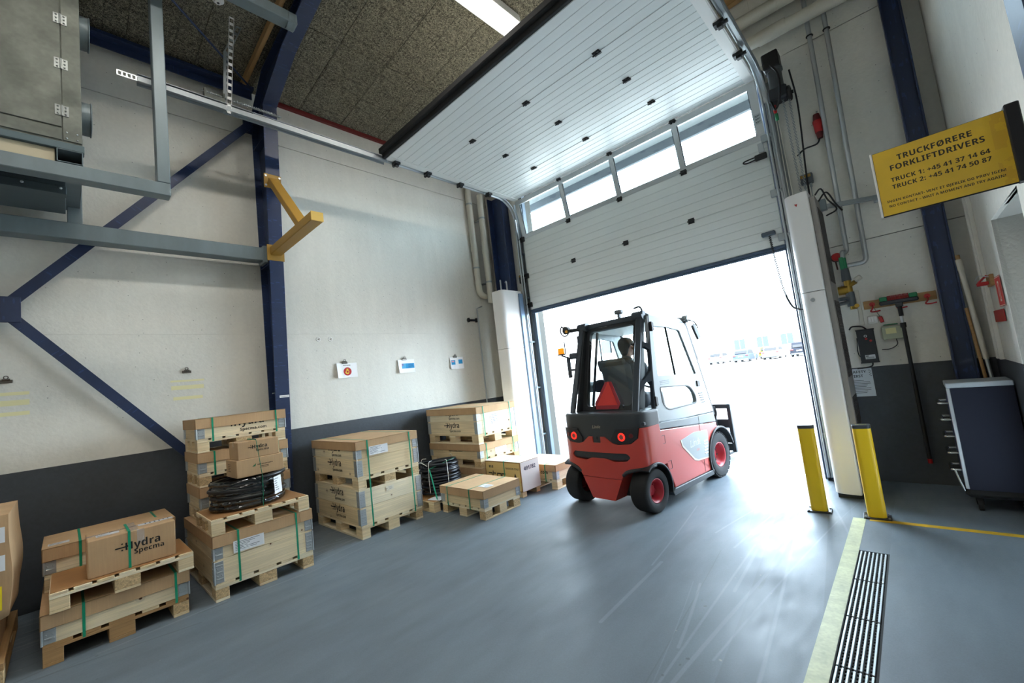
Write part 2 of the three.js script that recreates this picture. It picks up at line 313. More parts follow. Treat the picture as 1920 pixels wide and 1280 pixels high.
{ // right wall with a doorway
  const zA = 1.3, zB = 2.35, yT = 2.35, th = 0.36;
  const w = wallPanels('wall_right', [
    { n: 'painted_band', g: ext(WX - 0.001, WX + 0.03, 0, DB, 0, zA, 0), m: M.dado, l: 'dark grey painted lower band' },
    { g: ext(WX, WX + 0.03, DB, 6.6, 0, zA, 0) }, { g: ext(WX, WX + 0.03, yT, 6.6, zA, zB, 0) }, { g: ext(WX, WX + 0.03, DB, 6.6, zB, WZ, 0) },
    { n: 'painted_band', g: ext(WX - 0.001, WX + 0.03, 0, DB, zB, WZ, 0), m: M.dado, l: 'dark grey painted lower band' },
    { n: 'reveal', g: [ext(WX + 0.002, WX + th, 0, yT, zA - 0.02, zA, 0), ext(WX + 0.002, WX + th, yT, yT + 0.02, zA - 0.02, zB, 0), ext(WX + 0.002, WX + th, 0, yT, zB, zB + 0.02, 0)], m: M.concrete, l: 'rough grey cement reveal' }],
    { g: [ext(WX + 0.028, WX + th, 0, 6.6, -0.25, zA - 0.02, 0), ext(WX + 0.028, WX + th, yT + 0.02, 6.6, zA - 0.02, zB + 0.02, 0), ext(WX + 0.028, WX + th, 0, 6.6, zB + 0.02, WZ, 0)] });
  const d = struct('door_2', ext(WX + 0.26, WX + 0.31, 0, yT, zA, zB, 0.003), M.white);
  add('door_frame', [ext(WX + 0.24, WX + 0.27, 0, yT, zA, zA + 0.05), ext(WX + 0.24, WX + 0.27, yT - 0.05, yT, zA, zB)], M.alu, d);
  add('door_handle', [cyl(0.012, 0.06, WX + 0.24, 1.05, zB - 0.12, 'x'), ext(WX + 0.2, WX + 0.215, 1.04, 1.06, zB - 0.25, zB - 0.11)], M.chrome, d);
}
struct('wall_front', ext(-0.25, WX + 0.36, 0, 6.6, WZ, WZ + 0.2, 0), M.plaster);
{ // ceiling: wood wool boards on a deck, rising from the eave
  const ang = Math.atan(SL), L = WX / Math.cos(ang) + 0.6;
  const c = struct('ceiling', at(cb(L, 0.12, WZ + 0.5, 0), WX / 2, ceilY(WX / 2) + 0.09, WZ / 2, 0, 0, ang), mat(0x3c3a34, 0.9));
  const pw = 0.631, lens = [1.45, 1.6, 1.6, 1.6, 1.2];
  let s0 = 0.0;
  lens.forEach((Ln, r) => {
    const off = r % 2 ? 0.0 : 0.0;
    for (let k = -1; k < 17; k++) {
      const z0 = Math.max(0.02, 0.556 + off + (k - 0.12 * (r % 2 ? 0 : 0)) * pw), z1 = Math.min(WZ, 0.556 + off + (k + 1) * pw);
      if (z1 - z0 < 0.05) continue;
      const g = cb(Ln - 0.008, 0.03, z1 - z0 - 0.004, 0.004, 'x', (k * 7 + r * 3 + 20) % 11);
      const m = add('ceiling_board', g, M.wool, c);
      const sm = s0 + Ln / 2, x = sm * Math.cos(ang);
      m.position.set(x, ceilY(x) + 0.015, (z0 + z1) / 2); m.rotation.z = ang;
    }
    s0 += Ln;
  });
}
struct('trim_1', [ext(0.0, 0.05, 5.80, 5.855, 0.0, 4.18, 0.003)], M.redRail);
struct('trim_2', [ext(0.0, 0.045, 5.80, 5.845, 4.36, WZ, 0.003)], M.timber);
struct('trim_3', [at(cb(6.2, 0.1, 0.045, 0.003, 'x'), 3.2, ceilY(3.2) - 0.04, 4.46, 0, 0, Math.atan(SL))], M.timber);
struct('trim_4', [at(cb(1.6, 0.12, 0.08, 0.003, 'x'), 5.6, ceilY(5.6) - 0.06, 0.06, 0, 0, Math.atan(SL))], M.timber);

// ---------- steel frame: tapered I columns and rafter ----------
function iSection(pts, z, wid, tw, tf) { // pts: [outer x,y],[inner x,y] pairs, web in the plane z, flanges across z
  const out = pts.map((p) => [p[0], p[1]]), inn = pts.map((p) => [p[2], p[3]]);
  const web = extrude(shapeOf([...out, ...inn.slice().reverse()]), tw).translate(0, 0, z - tw / 2), gs = [web];
  for (const line of [out, inn]) for (let i = 0; i + 1 < line.length; i++) gs.push(bar([line[i][0], line[i][1], z], [line[i + 1][0], line[i + 1][1], z], wid, tf, 0.003));
  return gs;
}
{
  const st = thing('portal_frame', 'navy blue tapered steel column and rafter on the left wall', 'steel frame');
  const zc = 4.265;
  const col = add('column', iSection([[0.03, 0, 0.165, 0], [0.03, 5.5, 0.51, 5.42]], zc, 0.165, 0.012, 0.016), M.navy, st);
  add('rafter', iSection([[0.03, 5.5, 0.51, 5.42], [0.55, 5.86, 1.25, 5.72], [1.4, 5.93, 2.2, 5.86], [6.5, 6.26, 6.36, 6.06]], zc, 0.165, 0.012, 0.016), M.navy, st);
  for (const g of [ext(0.05, 0.47, 5.36, 5.375, zc - 0.08, zc + 0.08), ext(0.05, 0.46, 5.0, 5.012, zc - 0.08, zc + 0.08), ext(0.05, 0.36, 3.36, 3.372, zc - 0.08, zc + 0.08)]) add('stiffener', g, M.navy, st);
  add('splice_seam', ext(0.155 + 0.02, 0.222, 1.735, 1.75, zc - 0.084, zc + 0.084, 0.002), M.greySteel, st);
  const pl = print(0.11, 0.028, 900, (x, W, H) => { x.fillStyle = '#f0f0ee'; x.fillRect(0, 0, W, H); x.fillStyle = '#555'; for (let i = 0; i < 14; i++) x.fillRect(6 + i * (W - 12) / 14, H * 0.4, (W - 12) / 22, H * 0.25); });
  const pm = add('name_plate', pl.geo, pl.mat, st); pm.position.set(0.282, 1.69, zc - 0.02); pm.rotation.y = Math.PI / 2; pm.userData.label = 'small white name plate';
  const r = thing('steel_column', 'navy steel column in the near right corner holding the yellow sign', 'steel column');
  add('column', iSection([[6.585, 0, 6.42, 0], [6.585, 6.2, 6.34, 6.0]], 4.265, 0.165, 0.012, 0.016), M.navy, r);
  const b = thing('steel_column', 'navy steel column on the door wall beside the hanging broom', 'steel column');
  add('column', [ext(6.30, 6.315, 0, 6.3, 0.02, 0.18, 0.002), ext(6.445, 6.46, 0, 6.3, 0.02, 0.18, 0.002), ext(6.31, 6.45, 0, 6.3, 0.095, 0.107, 0.001)], M.navy, b);
  add('base_plate', ext(6.27, 6.49, 0, 0.02, 0.01, 0.2), M.navy, b);
  const c = thing('steel_column', 'navy steel column in the corner behind the left air curtain', 'steel column');
  add('column', [ext(0.30, 0.315, 0, 5.2, 0.02, 0.26, 0.002), ext(0.62, 0.635, 0, 5.2, 0.02, 0.2, 0.002), ext(0.305, 0.63, 0, 5.2, 0.12, 0.134, 0.001)], M.navy, c);
  const s = add('eave_strut', [ext(0.12, 0.24, 5.76, 5.80, 4.35, WZ - 0.1), ext(0.12, 0.135, 5.68, 5.78, 4.35, WZ - 0.1)], M.navy); tag(s, 'navy eave strut running under the ceiling edge at upper left', 'strut');
  const xb = thing('wind_bracing', 'navy diagonal bracing bars crossing the left wall', 'bracing');
  add('brace_bar', bar([0.1, 5.35, 4.375], [0.1, 2.74, 6.52], 0.012, 0.092, 0.001), M.navy, xb);
  add('brace_bar', bar([0.1, 2.74, 6.52], [0.1, 0.95, 5.02], 0.012, 0.092, 0.001), M.navy, xb);
  add('brace_bar', bar([0.1, 2.74, 6.52], [0.1, 5.36, 8.7], 0.012, 0.092, 0.001), M.navy, xb);
  add('brace_bar', bar([0.1, 2.74, 6.52], [0.1, 0.3, 8.55], 0.012, 0.092, 0.001), M.navy, xb);
  add('gusset', ext(0.09, 0.115, 2.62, 2.86, 6.40, 6.64, 0.002), M.navy, xb); add('gusset', ext(0.06, 0.095, 5.22, 5.42, 4.355, 4.46, 0.002), M.navy, xb);
  const br = add('roof_tie', rod([0.35, 5.72, 4.45], [1.2, 5.88, 5.5], 0.012), M.navy); tag(br, 'thin dark tie rod under the ceiling at upper left', 'rod');
}
{ // yellow arm bolted on the column
  const t = thing('yellow_bracket', 'mustard yellow steel bracket arm bolted on the blue column', 'bracket');
  add('arm', [bar([0.40, 3.52, 4.27], [1.68, 3.52, 4.27], 0.13, 0.10, 0.006)], M.mustard, t);
  add('arm_end', cb(0.012, 0.10, 0.13, 0.002), mat(0xd9b45c, 0.5), t).position.set(1.688, 3.52, 4.27);
  add('brace', [bar([0.47, 4.42, 4.27], [1.30, 3.55, 4.27], 0.12, 0.08, 0.005)], M.mustard, t);
  add('plate', at(cb(0.014, 0.2, 0.2, 0.002), 0.392, 3.50, 4.27, 0, 0, -0.06), M.mustard, t); add('plate', at(cb(0.014, 0.18, 0.2, 0.002), 0.452, 4.42, 4.27, 0, 0, -0.06), M.mustard, t);
  for (const [y, x] of [[3.57, 0.387], [3.43, 0.38], [4.48, 0.46], [4.36, 0.452]]) for (const z of [4.19, 4.35]) add('bolt', cyl(0.014, 0.02, x, y, z, 'x', 6), M.zinc, t);
}
// ---------- ceiling lamps: fluorescent fittings with louvres ----------
function lamp(x, z, label, on = 52) {
  const y = ceilY(x) - 0.005, t = thing('ceiling_light', label, 'ceiling light', [x, y - 0.1, z], 0, 'fluorescent ceiling lights');
  add('housing', [ext(-0.14, 0.14, 0.06, 0.1, -0.76, 0.76, 0.006), ext(-0.142, -0.132, 0, 0.07, -0.76, 0.76), ext(0.132, 0.142, 0, 0.07, -0.76, 0.76), ext(-0.14, 0.14, 0, 0.07, -0.765, -0.755), ext(-0.14, 0.14, 0, 0.07, 0.755, 0.765)], M.white, t);
  const tb = mat(0xffffff, 0.5, 0, { emissive: new THREE.Color().setRGB(1, 0.95, 0.86), emissiveIntensity: 6 });
  for (const s of [-0.06, 0.06]) add('lamp_tube', cyl(0.013, 1.46, s, 0.035, 0, 'z', 12), tb, t);
  for (let i = 0; i < 22; i++) add('louvre', cb(0.26, 0.022, 0.003, 0.0005), M.white, t).position.set(0, 0.012, -0.72 + i * 0.0686);
  const l = new THREE.RectAreaLight(new THREE.Color().setRGB(1, 0.97, 0.91), on, 0.24, 1.46);
  l.position.set(0, 0.0245, 0); l.rotation.x = -Math.PI / 2; t.add(l);
}
lamp(2.96, 2.93, 'lit fluorescent ceiling light above the raised door');
lamp(2.96, 5.6, 'lit fluorescent ceiling light behind the rafter'); lamp(5.1, 7.7, 'lit fluorescent ceiling light at the far end of the hall');
{
  const t = thing('smoke_detector', 'round white smoke detector on the ceiling at the top edge', 'smoke detector', [1.24, ceilY(1.24), 4.95]);
  add('base', cyl(0.055, 0.02, 0, -0.012, 0), M.white, t); add('sensor_head', cyl(0.03, 0.03, 0, -0.035, 0, 'y', 20, 0.045), M.white, t); add('indicator', cyl(0.012, 0.006, 0, -0.052, 0), M.darkPlastic, t);
}
// ---------- sectional door ----------
{
  const X0 = 1.0, X1 = 5.10, TH = 0.045;
  const d = thing('sectional_door', 'white sectional overhead door raised half way under the ceiling', 'overhead door');
  const hingeX = [2.065, 3.06, 4.07];
  function section(len, n, name = 'door_section') { // a panel in its own frame: x across, y along, outer face at z = 0, inner at TH
    const gs = [ext(X0, X1, -0.006, len + 0.006, -TH, -0.005, 0.0005)], h = (len - 0.008) / n;
    for (let i = 0; i < n; i++) gs.push(ext(X0, X1, 0.004 + i * h + 0.0015, 0.004 + (i + 1) * h - 0.0015, -0.008, 0, 0.0025));
    return merge(gs);
  }
  const place = (o, y, z, a) => { o.position.set(0, y, z); o.rotation.x = a; return o; };
  const hingeG = merge([cb(0.085, 0.075, 0.006, 0.002), at(cb(0.05, 0.02, 0.022, 0.004), 0, 0, 0.01), cyl(0.009, 0.1, 0, 0, 0.012, 'x', 8), at(cb(0.028, 0.06, 0.012, 0.002), -0.022, 0, 0.006), at(cb(0.028, 0.06, 0.012, 0.002), 0.022, 0, 0.006)]);
  const hinge = (x, y, z, a) => { const h = add('hinge', hingeG, M.black, d); h.position.set(x, y, z); h.rotation.x = a; return h; };
  add('side_seal', ext(0.955, 1.035, 0, 5.06, -0.03, 0.058, 0.004), mat(0x5a6672, 0.55, 0.2), d); add('side_seal', ext(5.085, 5.175, 0, 5.06, -0.03, 0.058, 0.004), mat(0x3f4b60, 0.55, 0.2), d);
  const zf = 0.11; // inner face of the hanging part
  const J = [2.815, 3.465, 4.175];
  const pg = [section(0.65, 6), section(0.71, 6), section(0.653, 6)];
  place(add('door_section', pg[0], M.doorWhite, d), J[0], zf, 0);
  place(add('door_section', pg[1], M.doorWhite, d), J[1], zf, 0);
  for (const x of hingeX) hinge(x, J[1], zf + 0.004, 0);
  add('bottom_seal', [ext(X0 - 0.01, X1 + 0.01, 2.775, 2.815, zf - 0.06, zf + 0.01, 0.006), ext(X0, X1, 2.745, 2.78, zf - 0.05, zf - 0.005, 0.012)], mat(0x3a4a5e, 0.5, 0.1), d);
  // glazed section, tilted through the bend of the track
  const ya = J[2], za = zf, yb = 4.89, zb = 0.235, wl = Math.hypot(yb - ya, zb - za), wa = Math.atan2(zb - za, yb - ya);
  const wg = new THREE.Group(); wg.name = 'window_section'; d.add(wg); wg.position.set(0, ya, za); wg.rotation.x = wa;
  add('window_frame', [ext(X0, X1, 0, 0.075, -TH, 0, 0.004), ext(X0, X1, wl - 0.085, wl, -TH, 0, 0.004), ext(X0, X0 + 0.09, 0.07, wl - 0.08, -TH, 0, 0.004), ext(X1 - 0.09, X1, 0.07, wl - 0.08, -TH, 0, 0.004), ...hingeX.map((x) => ext(x - 0.035, x + 0.035, 0.07, wl - 0.08, -TH, 0, 0.004))], M.alu, wg);
  const edges = [X0 + 0.09, ...hingeX, X1 - 0.09];
  for (let i = 0; i < 4; i++) {
    const a = edges[i] + (i ? 0.035 : 0), b = edges[i + 1] - (i < 3 ? 0.035 : 0);
    add('pane', ext(a, b, 0.072, wl - 0.082, -0.026, -0.022, 0), M.glass, wg);
    add('gasket', [ext(a, b, 0.072, 0.08, -0.03, -0.006, 0.001), ext(a, a + 0.008, 0.072, wl - 0.082, -0.03, -0.006, 0.001), ext(b - 0.008, b, 0.072, wl - 0.082, -0.03, -0.006, 0.001)], M.rubber, wg);
  }
  for (const x of hingeX) { hinge(x, ya, za + 0.004, 0); hinge(x, yb - 0.004, zb + 0.01, 0.9); }
  const lp = print(0.075, 0.13, 900, (x, W, H) => { x.fillStyle = '#aeb3b4'; x.fillRect(0, 0, W, H); x.fillStyle = '#44484a'; for (let i = 0; i < 3; i++) { x.fillRect(W * 0.15, H * (0.15 + i * 0.28), W * 0.7, H * 0.06); x.fillRect(W * 0.15, H * (0.25 + i * 0.28), W * 0.45, H * 0.04); } });
  const lm = add('data_plate', lp.geo, lp.mat, wg); lm.position.set(X1 - 0.045, 0.26, 0.0015);
  // overhead run
  const z0 = 0.245, step = 0.655;
  for (let k = 0; k < 4; k++) {
    const len = k < 3 ? step : 0.72, g = k < 3 ? pg[2] : section(0.72, 6);
    const o = add('door_section', g, M.doorWhite, d); o.position.set(0, 4.9, z0 + k * step); o.rotation.x = Math.PI / 2;
    if (k) for (const x of hingeX) hinge(x, 4.896, z0 + k * step, Math.PI / 2);
  }
  const zEnd = z0 + 3 * step + 0.72;
  add('top_seal', [ext(X0 - 0.02, X1, 4.895, 4.97, zEnd, zEnd + 0.05, 0.008), ext(X0 - 0.02, X1, 4.95, 5.03, zEnd + 0.02, zEnd + 0.1, 0.01)], M.rubber, d);
  // end caps and roller brackets
  for (const [xe, s] of [[X0, -1], [X1, 1]]) {
    add('end_cap', [ext(xe - 0.012, xe + 0.012, 4.898, 4.95, z0, zEnd, 0.002), ext(xe - (s < 0 ? 0 : 0.1), xe + (s < 0 ? 0.1 : 0), 4.892, 4.899, z0, zEnd, 0.001)], s > 0 ? M.white : M.doorWhite, d);
    for (let k = 0; k < 4; k++) { const z = z0 + (k + (k === 3 ? 0.85 : 1)) * step; const o = add('roller_bracket', [ext(xe - 0.05, xe + 0.05, 4.86, 4.9, z - 0.045, z + 0.045, 0.004), ext(xe - 0.02, xe + 0.03, 4.83, 4.87, z - 0.03, z + 0.03, 0.004), cyl(0.02, 0.05, xe + s * 0.055, 4.87, z, 'x', 12)], M.black, d); }
    for (const y of [J[0] + 0.1, J[1], J[2]]) add('roller_bracket', [ext(xe - 0.05, xe + 0.045, y - 0.05, y + 0.04, zf, zf + 0.035, 0.004), cyl(0.02, 0.06, xe + s * 0.05, y, zf + 0.05, 'x', 12)], s < 0 ? M.black : M.zincDull, d);
  }
  add('pull_handle', [tube([[4.98, 3.98, 0.14], [4.86, 3.97, 0.16], [4.82, 3.955, 0.165], [4.86, 3.935, 0.16], [4.98, 3.95, 0.14]], 0.008), ext(4.95, 5.08, 3.93, 4.0, zf, zf + 0.04, 0.006)], M.black, d);
  add('lock_plate', ext(5.0, 5.06, 4.02, 4.14, zf, zf + 0.012, 0.003), M.zinc, d);
  // grab bar hanging on a spiral cable
  const h = thing('door_switch', 'dark grey safety switch box on the lower door panel with a spiral cable', 'switch');
  add('switch_box', cb(0.15, 0.055, 0.05, 0.01), mat(0x44505a, 0.5), h).position.set(4.955, 2.985, zf + 0.03);
  const pts = []; const cp = new THREE.CatmullRomCurve3([V(4.965, 2.96, 0.14), V(4.985, 2.6, 0.15), V(5.03, 2.2, 0.16), V(5.09, 2.03, 0.17), V(5.17, 1.99, 0.19)]);
  for (let i = 0; i <= 420; i++) { const t = i / 420, p = cp.getPoint(t), a = i * 0.9; p.x += Math.cos(a) * 0.009; p.z += Math.sin(a) * 0.009; pts.push(p); }
  add('spiral_cable', new THREE.TubeGeometry(new THREE.CatmullRomCurve3(pts), 840, 0.006, 5), M.black, h);
}
// ---------- door tracks ----------
function track(xc, s, label, zEnd) {
  const t = thing('door_track', label, 'door track');
  const arc = (r, n = 10) => { const a = []; for (let i = 0; i <= n; i++) { const q = i / n * Math.PI / 2; a.push([0.17 + 0.42 - Math.cos(q) * 0.42 - 0.0, 4.51 + Math.sin(q) * 0.42]); } return a; }; // z,y
  const bend = arc();
  const prof = [[-0.028, 0.0], [0.028, 0.0]];
  const ch = (a, b) => [bar(a, b, 0.055, 0.006, 0.001)];
  const path = [[0.17, 0.05], [0.17, 4.51], ...bend.slice(1), [zEnd, 4.93]];
  const gs = [];
  for (let i = 0; i + 1 < path.length; i++) {
    const [z1, y1] = path[i], [z2, y2] = path[i + 1];
    gs.push(bar([xc, y1, z1], [xc, y2, z2], 0.05, 0.004, 0.0005), bar([xc + 0.026 * s, y1, z1], [xc + 0.026 * s, y2, z2], 0.004, 0.05, 0.0005));
  }
  add('rail', gs, M.zinc, t);
  const lips = (dx, r) => new THREE.TubeGeometry(new THREE.CatmullRomCurve3(path.map(([z, y]) => V(xc + dx * s, y, z)), false, 'catmullrom', 0.05), 90, r, 10);
  add('rail_lip', [lips(-0.028, 0.014), lips(0.03, 0.016)], M.zinc, t);
  add('jamb_angle', [ext(xc - 0.05, xc - 0.044, 0, 4.9, 0.0, 0.13, 0.001), ext(xc + 0.03 * s - 0.05, xc + 0.03 * s + 0.05, 0, 4.9, 0.002, 0.012, 0.001)], M.zincDull, t);
  for (let k = 0; k < 5; k++) add('bracket', ext(xc - 0.03, xc + 0.03, 0.5 + k * 0.85, 0.53 + k * 0.85, 0.012, 0.165, 0.003), M.greySteel, t);
  return t;
}
track(0.93, -1, 'galvanised left door track running back along the white wall', 4.6);
track(5.165, 1, 'galvanised right door track curving up beside the chain hoist', 4.2);
{ // long mounting rail in line with the left track, hanger and spring buffer
  const t = thing('mounting_rail', 'galvanised mounting rail in front of the blue column at upper left', 'rail');
  add('rail', [ext(0.885, 0.975, 4.90, 4.908, 2.9, 5.6, 0.001), ext(0.885, 0.89, 4.87, 4.945, 2.9, 5.6, 0.001), ext(0.97, 0.976, 4.87, 4.925, 2.9, 5.6, 0.001), ext(0.885, 0.976, 4.942, 4.948, 2.9, 5.6, 0.001)], M.zincDull, t);
  const gs = [ext(0.955, 0.961, 4.875, 4.885, 5.5, 5.75, 0.0005), ext(0.955, 0.961, 4.92, 4.93, 5.5, 5.75, 0.0005)];
  for (let i = 0; i < 8; i++) gs.push(ext(0.955, 0.961, 4.88, 4.925, 5.5 + i * 0.034, 5.513 + i * 0.034, 0.0005));
  add('perforated_end', gs, M.zinc, t);
  const b = thing('spring_buffer', 'steel spring buffer on the upper left mounting rail', 'spring buffer');
  add('bracket', [ext(0.90, 0.97, 4.95, 5.0, 4.87, 5.06, 0.002), ext(0.90, 0.97, 4.99, 5.06, 5.04, 5.06, 0.002), ext(0.90, 0.97, 4.99, 5.06, 4.87, 4.885, 0.002)], M.galv, b);
  const sp = []; for (let i = 0; i <= 480; i++) { const q = i / 480, a = q * Math.PI * 2 * 44; sp.push(V(0.935 + Math.cos(a) * 0.014, 5.03 + Math.sin(a) * 0.014, 5.05 - q * 0.75)); }
  add('spring', [new THREE.TubeGeometry(new THREE.CatmullRomCurve3(sp), 900, 0.004, 5), rod([0.935, 5.03, 5.08], [0.935, 5.03, 4.28], 0.006)], M.zinc, b);
  const h = thing('rail_hanger', 'perforated white steel hanger from the ceiling to the mounting rail', 'hanger');
  const post = (x, z0, z1, y0, y1, lean) => { const q = [bar([x, y0, z0 - 0.022], [x + lean, y1, z1 - 0.022], 0.003, 0.014, 0.0005), bar([x, y0, z0 + 0.022], [x + lean, y1, z1 + 0.022], 0.003, 0.014, 0.0005)]; const n = Math.round((y1 - y0) / 0.075); for (let i = 0; i <= n; i++) { const k = i / n; q.push(at(cb(0.003, 0.034, 0.034, 0.0005), x + lean * k, y0 + (y1 - y0) * k, z0 + (z1 - z0) * k)); } return q; };
  add('perforated_angle', [...post(0.965, 4.84, 4.79, 4.86, 5.935, 0.12)], M.white, h);
  add('perforated_leg', [...post(0.92, 4.86, 4.82, 4.86, 5.62, -0.02), ...post(0.90, 4.82, 4.7, 5.60, 5.93, 0.1), bar([0.93, 4.86, 4.87], [0.91, 5.62, 4.83], 0.03, 0.004, 0.001)], M.zincDull, h);
}
// ---------- chain hoist of the door, right ----------
{
  const t = thing('door_operator', 'black door motor with hand chain at the top of the right track', 'door motor');
  add('control_head', cb(0.17, 0.2, 0.2, 0.012), M.black, t).position.set(5.30, 5.0, 0.2);
  add('motor_body', [cyl(0.075, 0.26, 5.31, 4.78, 0.2, 'y', 20), cyl(0.09, 0.03, 5.31, 4.89, 0.2, 'y', 20)], mat(0x5a5f62, 0.4, 0.4), t);
  add('gearbox', [cb(0.2, 0.16, 0.17, 0.02)].map((g) => at(g, 5.31, 4.58, 0.2)), M.darkPlastic, t);
  add('chain_wheel', [new THREE.TorusGeometry(0.07, 0.02, 8, 20).rotateY(Math.PI / 2).translate(5.42, 4.55, 0.2), cyl(0.02, 0.12, 5.40, 4.55, 0.2, 'x')], M.black, t);
  add('power_cable', tube([[5.30, 4.92, 0.32], [5.36, 4.75, 0.35], [5.34, 4.5, 0.33], [5.27, 4.38, 0.3], [5.24, 4.5, 0.28]], 0.012), M.black, t);
  add('pull_cord', [tube([[5.45, 4.85, 0.15], [5.47, 4.4, 0.12], [5.43, 3.6, 0.1], [5.42, 3.15, 0.1]], 0.009)], M.black, t);
  const links = [];
  const ring = new THREE.TorusGeometry(0.011, 0.0035, 4, 8);
  for (const [xa, ya, xb, yb] of [[5.35, 4.5, 5.365, 3.25], [5.41, 4.5, 5.41, 3.25]]) for (let i = 0; i < 62; i++) { const k = i / 62; links.push(at(ring, xa + (xb - xa) * k, ya + (yb - ya) * k, 0.22, 0, (i % 2) * Math.PI / 2, 0)); }
  const ch = add('hand_chain', links, M.zincDull, t);
  add('red_toggle', cb(0.035, 0.1, 0.03, 0.008), M.red, t).position.set(5.262, 4.40, 0.27);
  add('green_toggle', cb(0.035, 0.09, 0.03, 0.008), M.green, t).position.set(5.268, 4.30, 0.27);
  add('cord', [rod([5.275, 4.3, 0.27], [5.29, 3.2, 0.26], 0.004), rod([5.255, 4.3, 0.27], [5.25, 3.2, 0.26], 0.004)], M.cream, t);
  const pl = thing('power_plug', 'red industrial power plug hanging on the wall beside the conduits', 'plug', [5.615, 0, 0.07]);
  add('plug_body', [cyl(0.038, 0.13, 0, 4.07, 0, 'y', 16, 0.046), cyl(0.047, 0.03, 0, 4.13, 0)], M.red, pl);
  add('coupler', [cyl(0.043, 0.08, 0, 4.185, 0, 'y', 16, 0.03), cyl(0.028, 0.07, 0, 3.97, 0, 'y', 14, 0.036)], mat(0x5e1516, 0.5), pl);
  add('hook', rod([0, 4.2, 0], [0.01, 4.27, -0.03], 0.008), M.zinc, pl);
  add('cable', tube([[0, 3.95, 0], [-0.04, 3.88, 0.01], [-0.16, 3.87, 0.02], [-0.24, 3.82, 0.02]], 0.009), M.black, pl);
  const jb = thing('junction_box', 'small grey junction box with amber label above the right air curtain', 'junction box', [5.42, 3.52, 0.05]);
  add('box', cb(0.12, 0.12, 0.07, 0.008), mat(0x4c555c, 0.5), jb); add('lid', cb(0.1, 0.035, 0.01, 0.003), M.mustard, jb).position.set(-0.005, 0.03, 0.037);
  add('gland', [cyl(0.012, 0.05, -0.03, -0.08, 0), cyl(0.012, 0.05, 0.03, -0.08, 0), rod([-0.03, -0.1, 0], [-0.02, -0.3, 0.02], 0.005), rod([0.03, -0.1, 0], [0.02, -0.3, 0.02], 0.005)], M.zincDull, jb);
}
{ // black limit switch at the left track
  const t = thing('limit_switch', 'black limit switch box beside the left door track', 'switch box', [0.86, 3.44, 0.1]);
  add('box', cb(0.11, 0.16, 0.08, 0.008), M.black, t); add('cover_label', cb(0.09, 0.03, 0.004, 0.001), M.mustard, t).position.set(0, 0.055, 0.042);
  add('cable', [tube([[0.02, -0.08, 0], [0.03, -0.2, 0.02], [0, -0.36, 0.03], [-0.06, -0.42, 0.05]], 0.006), tube([[0.02, 0.08, 0], [0.03, 0.16, 0.01], [0.05, 0.14, 0.02]], 0.006)], M.black, t);
}
// ---------- air curtains ----------
function airCurtain(name, label, x, z, mirror) {
  const t = thing(name, label, 'air curtain', [x, 0, z]);
  const H = 3.17, w = 0.27, dp = 0.52, s = mirror; // footprint w across x, dp along z
  // plan of the white cover: bowed front with round corners
  const P = mirror > 0 ? [[-w / 2, -dp / 2], [w / 2 - 0.05, -dp / 2], [w / 2 - 0.05, dp / 2 - 0.02], [w / 2 - 0.05, dp / 2 + 0.02], [-w / 2, dp / 2]] : [[-w / 2, -dp / 2], [w / 2, -dp / 2], [w / 2, dp / 2], [-w / 2, dp / 2]];
  const rad = mirror > 0 ? [0.02, 0.01, 0.01, 0.02, 0.1] : [0.01, 0.02, 0.09, 0.03];
  const up = (y0, y1, shp = roundShape(P, rad)) => { const g = extrude(shp, y1 - y0 - 0.004, 0.004, 10, 2); g.rotateX(Math.PI / 2); g.translate(0, y1 - 0.002, 0); return g; };
  // extruded along -y after the turn; plan y becomes z
  add('cover', up(0.05, 2.11), M.whiteGloss, t); add('cover', up(2.12, H), M.whiteGloss, t);
  add('plinth', ext(-w / 2 + 0.02, w / 2 - 0.05, 0, 0.05, -dp / 2 + 0.02, dp / 2 - 0.04), M.darkPlastic, t);
  if (mirror > 0) {
    const gx = w / 2 - 0.05;
    add('side_frame', [ext(gx, gx + 0.05, 0.06, H - 0.06, -dp / 2, dp / 2 - 0.04, 0.004)], mat(0x8b8680, 0.55), t);
    for (const [a, b] of [[0.12, 1.0], [1.2, 2.0], [2.2, 3.0]]) {
      const gs = []; for (let y = a; y < b; y += 0.016) gs.push(ext(gx + 0.05, gx + 0.056, y, y + 0.008, -dp / 2 + 0.04, dp / 2 - 0.1, 0.0005));
      for (let k = 0; k < 12; k++) { const zz = -dp / 2 + 0.05 + k * 0.032; gs.push(ext(gx + 0.05, gx + 0.054, a, b, zz, zz + 0.006, 0.0005)); }
      add('intake_grille', gs, mat(0x4b4743, 0.6), t);
    }
    const lg = print(0.045, 0.045, 900, (c, W, H2) => { c.fillStyle = '#c22f30'; c.beginPath(); c.moveTo(W * 0.2, H2 * 0.2); c.lineTo(W * 0.85, H2 * 0.3); c.lineTo(W * 0.6, H2 * 0.9); c.closePath(); c.fill(); });
    const m = add('maker_mark', lg.geo, lg.mat, t); m.position.set(-0.03, H - 0.12, dp / 2 + 0.0165 - 0.008 + 0.004);
    add('badge', cyl(0.02, 0.004, -0.03, 2.03, dp / 2 + 0.012, 'z', 16), M.zincDull, t);
  } else {
    add('side_profile', ext(w / 2, w / 2 + 0.03, 0, H - 0.05, -dp / 2, -dp / 2 + 0.1, 0.004), mat(0x6f86a0, 0.45, 0.3), t);
    add('water_tube', [pipe([[-0.07, H, 0.05], [-0.07, H + 0.24, 0.05], [-0.14, H + 0.24, -0.02]], 0.014, 0.05), pipe([[0.03, H, 0.0], [0.03, H + 0.2, 0.0], [-0.05, H + 0.2, -0.06]], 0.014, 0.05)], M.zinc, t);
  }
  return t;
}
airCurtain('air_curtain', 'tall white air curtain right of the doorway behind the bollards', 5.39, 0.52, 1);
